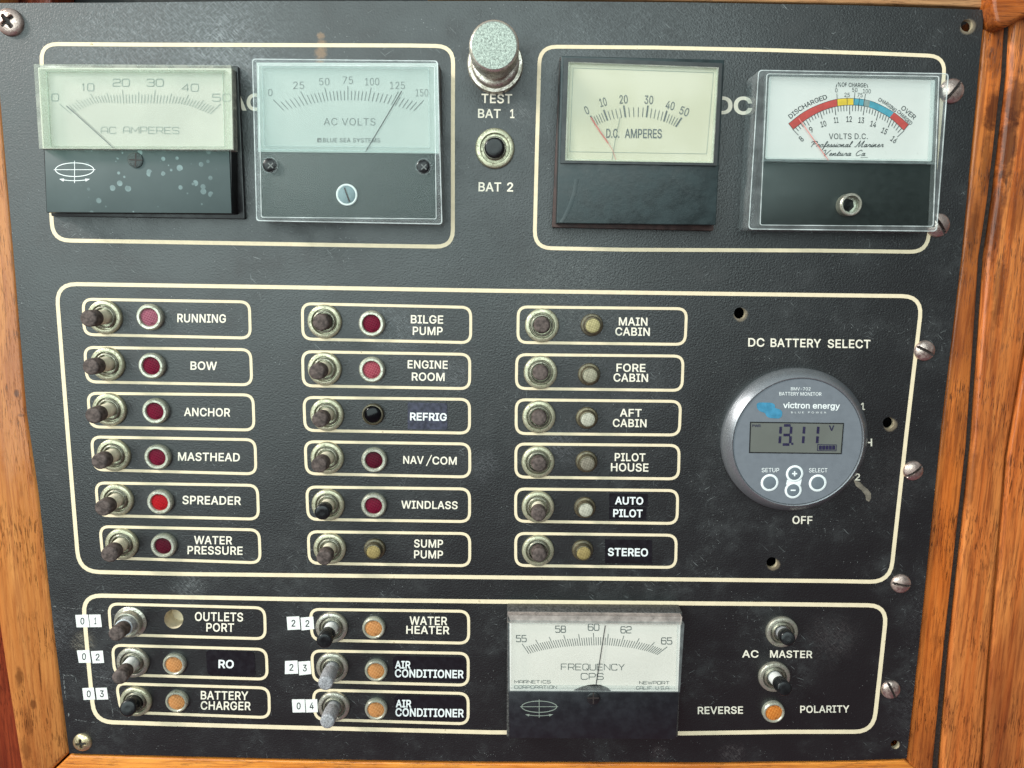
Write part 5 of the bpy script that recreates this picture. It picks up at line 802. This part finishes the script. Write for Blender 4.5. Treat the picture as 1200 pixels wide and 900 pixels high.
# --- frequency
t = meter('analog_meter', 'frequency meter with needle just past 60 and a blue black lower half', 696, 790)
z = Z(570, 690, 4.2852); hc, hd = .0110, .0114
mpart(t, 'base', simple('dusty_grey_black_plastic', (.06, .057, .055), .7, var=.7, vscale=1200), lambda b: b.prism([z(104, 112), z(984, 118), z(962, 745), z(102, 745)], 0, .0085), 40, .0004)
mpart(t, 'case', M['blackp'], lambda b: b.prism([z(108, 134), z(976, 140), z(952, 752), z(114, 746)], .0085, hc), 40, .0002)
mpart(t, 'front_plate', M['navy'], lambda b: b.prism([z(112, 516), z(968, 520), z(952, 756), z(114, 750)], hc, hc + .0012), 40, .0003)
mpart(t, 'dial', M['dgrey'], lambda b: b.prism([z(116, 172), z(975, 178), z(962, 516), z(118, 512)], hc - .001, hd))
K = [(55, *z(178, 275), *z(213, 326)), (56, *z(247, 256), *z(278, 309)), (57, *z(315, 242), *z(340, 298)), (58, *z(388, 233), *z(407, 290)), (59, *z(463, 228), *z(472, 286)), (60, *z(537, 222), *z(540, 284)), (61, *z(612, 226), *z(606, 284)), (62, *z(690, 236), *z(672, 290)), (63, *z(767, 249), *z(740, 299)), (64, *z(844, 268), *z(802, 313)), (65, *z(908, 291), *z(856, 331))]
mpart(t, 'scale', M['inkf'], lambda b: ticks(b, K, 60, 6, hd + .0001, .7, .7, .66))
def fn(b):
    for s, x, y, wd in (('55', 175, 250, 50), ('58', 372, 203, 50), ('60', 538, 193, 54), ('62', 701, 206, 52), ('65', 905, 262, 52)): sqtext(b, s, *z(x, y), wd / 4.285, 7.4, hd + .0001, 0, .95)
    sqtext(b, 'FREQUENCY', *z(534, 393), 74, 7.0, hd + .0001, .3, .8); sqtext(b, 'CPS', *z(531, 440), 26, 7.0, hd + .0001, .3, .8)
    sqtext(b, 'MARNETICS', *z(231, 467), 42, 3.4, hd + .0001, 0, .55); sqtext(b, 'CORPORATION', *z(247, 494), 49.5, 3.5, hd + .0001, 0, .55); sqtext(b, 'NEWPORT', *z(843, 472), 35, 3.5, hd + .0001, .3, .55); sqtext(b, 'CALIF. U.S.A.', *z(838, 498), 39.5, 3.5, hd + .0001, .3, .55)
mpart(t, 'lettering', M['inkf'], fn)
mpart(t, 'pointer', M['ink'], lambda b: b.ribbon([z(597, 185), z(546, 512)], 1.0, hd + .0009))
mpart(t, 'hub', M['blackp'], lambda b: b.prism([z(*p) for p in ((440, 511), (470, 497), (505, 487), (540, 483), (575, 486), (605, 497), (625, 513))], hd, hd + .0006))
co = [z(106, 128), z(992, 146), z(972, 522), z(108, 516)]; ci = [z(126, 174), z(966, 182), z(958, 508), z(124, 502)]
mpart(t, 'cover_edge', M['rimp'], lambda b: (b.wall([z(106, 130), z(980, 138), z(978, 182), z(106, 170)], [z(107, 131), z(979, 139), z(977, 181), z(107, 169)], hc - .002, hd + .0008), b.poly([[z(108, 132), z(984, 140), z(978, 180), z(124, 171)]], hd + .0009)), label='dusty top edge of the cover with a pinkish reflection painted in')  # pinkish colour paints the clear top face's reflection, along with dust
mpart(t, 'cover_edge', M['rimc'], lambda b: b.wall([z(110, 170), z(994, 178), z(972, 520), z(110, 516)], ci, hd - .0006, hd + .0036))
mpart(t, 'cover', M['glass'], lambda b: b.prism(ci, hd + .0026, hd + .0032))
emblem(t, *z(265, 592), 20.5, 6.6, hc + .00126, .9, M['inkg']); slot_screw(t, *z(537, 549), .0032, hc + .0012, M['blackp'], 90, cross=True)

# ------------------------------------------------------------------ round battery monitor
t = thing('battery_monitor', 'round silver and slate digital battery monitor showing 13.11 volts', 'battery monitor', 929, 515)
z = Z(840, 420, 4.7368); c = P(928.9, 514.8, 0); hf = .0062
b = B(); b.lathe([(.0349, 0), (.0350, .0022), (.0347, .0030), (.0316, .0064), (.0312, .0067), (.0308, .0066), (.0306, .0058)], c, seg=96, cap=False); b.build('bezel', M['silver'], t, 30)
b = B(); b.lathe([(.0307, .0040), (.0307, hf - .0004), (.0304, hf)], c, seg=96); b.build('face', M['slate'], t, 30)
H1 = hf + .0001
lc = [z(188, 355), z(703, 362), z(690, 528), z(182, 522)]
mpart(t, 'display', M['lcd'], lambda b: b.prism(lc, hf - .001, hf + .00008))
mpart(t, 'display_frame', M['blackp'], lambda b: b.wall(inset(lc, -.7), inset(lc, .5), hf - .0005, hf + .00016))
H2 = hf + .0002
def seg(b, segs, x, y, wd, hh):               # seven segment digit, slightly slanted
    sk = -.07
    L = {'a': ((0, 0), (1, 0)), 'b': ((1, 0), (1, .5)), 'c': ((1, .5), (1, 1)), 'd': ((0, 1), (1, 1)), 'e': ((0, .5), (0, 1)), 'f': ((0, 0), (0, .5)), 'g': ((0, .5), (1, .5))}
    for q in segs:
        (x0, y0), (x1, y1) = L[q]; g = .07
        if x0 == x1: y0 += g; y1 -= g
        else: x0 += g * 1.2; x1 -= g * 1.2
        pt = lambda u, v: z(x + u * wd + sk * (v - .5) * hh, y + v * hh)
        b.ribbon([pt(x0, y0), pt(x1, y1)], 3.0, H2)
def fn(b):
    seg(b, 'bc', 312, 372, 40, 106); seg(b, 'abgcd', 366, 372, 44, 106); seg(b, 'bc', 440, 372, 42, 106); seg(b, 'bc', 518, 372, 42, 106)
    b.poly([[z(414, 468), z(425, 468), z(424, 480), z(413, 480)]], H2)
    text(b, 'V', *z(637, 387), 6, 6.2, H2, 0, 24); text(b, 'PWR', *z(220, 374), 10, 3, H2, 0, 10)
    b.ribbon([z(560, 478), z(664, 480), z(662, 513), z(558, 511)], .7, H2, closed=True)
    for k in range(5): x0 = 567 + k * 18.5; b.poly([[z(x0, 484), z(x0 + 16, 484), z(x0 + 15.6, 507), z(x0 - .4, 507)]], H2)
mpart(t, 'display_digits', M['lcdink'], fn)
def fn(b):
    text(b, 'BMV-702', *z(466, 169), 23, 3.6, H1, .5, 4); text(b, 'BATTERY MONITOR', *z(464, 197), 49.5, 4.0, H1, .5, 6); text(b, 'BLUE POWER', *z(510, 300), 41, 2.0, H1, .5, 0, 260)
    text(b, 'SETUP', *z(298, 620), 20.5, 4.9, H1, 0, 4); text(b, 'SELECT', *z(563, 621), 21.5, 4.9, H1, 0, 4)
    text(b, 'victron energy', *z(526, 262), 66.5, 7.0, H1, .9, 18)
mpart(t, 'lettering', M['white'], fn)
lg = fillet([z(*p) for p in ((220, 252), (236, 244), (306, 246), (324, 258), (322, 276), (350, 282), (364, 296), (362, 322), (346, 334), (292, 331), (274, 320), (268, 302), (242, 296), (224, 280))], 2.2, 4)
mpart(t, 'logo', M['logoblue'], lambda b: b.poly([lg], H1))
for nm, x, y, r, s in (('button', 293, 690, 49, ''), ('button', 560, 692, 49, ''), ('button', 432, 640, 48, '+'), ('button', 424, 732, 47, '-')):
    pc = P(*z(x, y), hf); k = PX(*z(x, y), hf) / 4.7368
    b = B(); b.lathe([(r * k, 0), (r * k, .00012), (r * k * .97, .00022), (r * k * .77, .00022), (r * k * .74, .00010)], pc + Vector((0, 0, -.00002 + (.00001 if s == '-' else 0))), seg=40, cap=False); rg = b.build(nm, M['ring'], t, 40)
    b = B(); b.lathe([(r * k * .75, 0), (r * k * .72, .0002), (r * k * .5, .0003), (r * k * .1, .00034)], pc, seg=36); b.build('key_face', M['btn'], rg, 50)
    if s:
        b = B(); text(b, s, *z(x, y), 26 / 4.737, (26 if s == '+' else 8) / 4.737 * (509 / 320), hf + .0005, 0, 40) if False else (b.ribbon([z(x - 14, y), z(x + 14, y)], 1.7, hf + .00045), b.ribbon([z(x, y - 14), z(x, y + 14)], 1.7, hf + .000454) if s == '+' else None); b.build('sign', M['ring'], rg)
mpart(t, 'button_bridge', M['ring'], lambda b: b.poly([[z(390, 672), z(400, 676), z(432, 690), z(462, 676), z(472, 668), z(466, 700), z(455, 708), z(424, 684), z(398, 702), z(384, 700)]], hf + .00006))
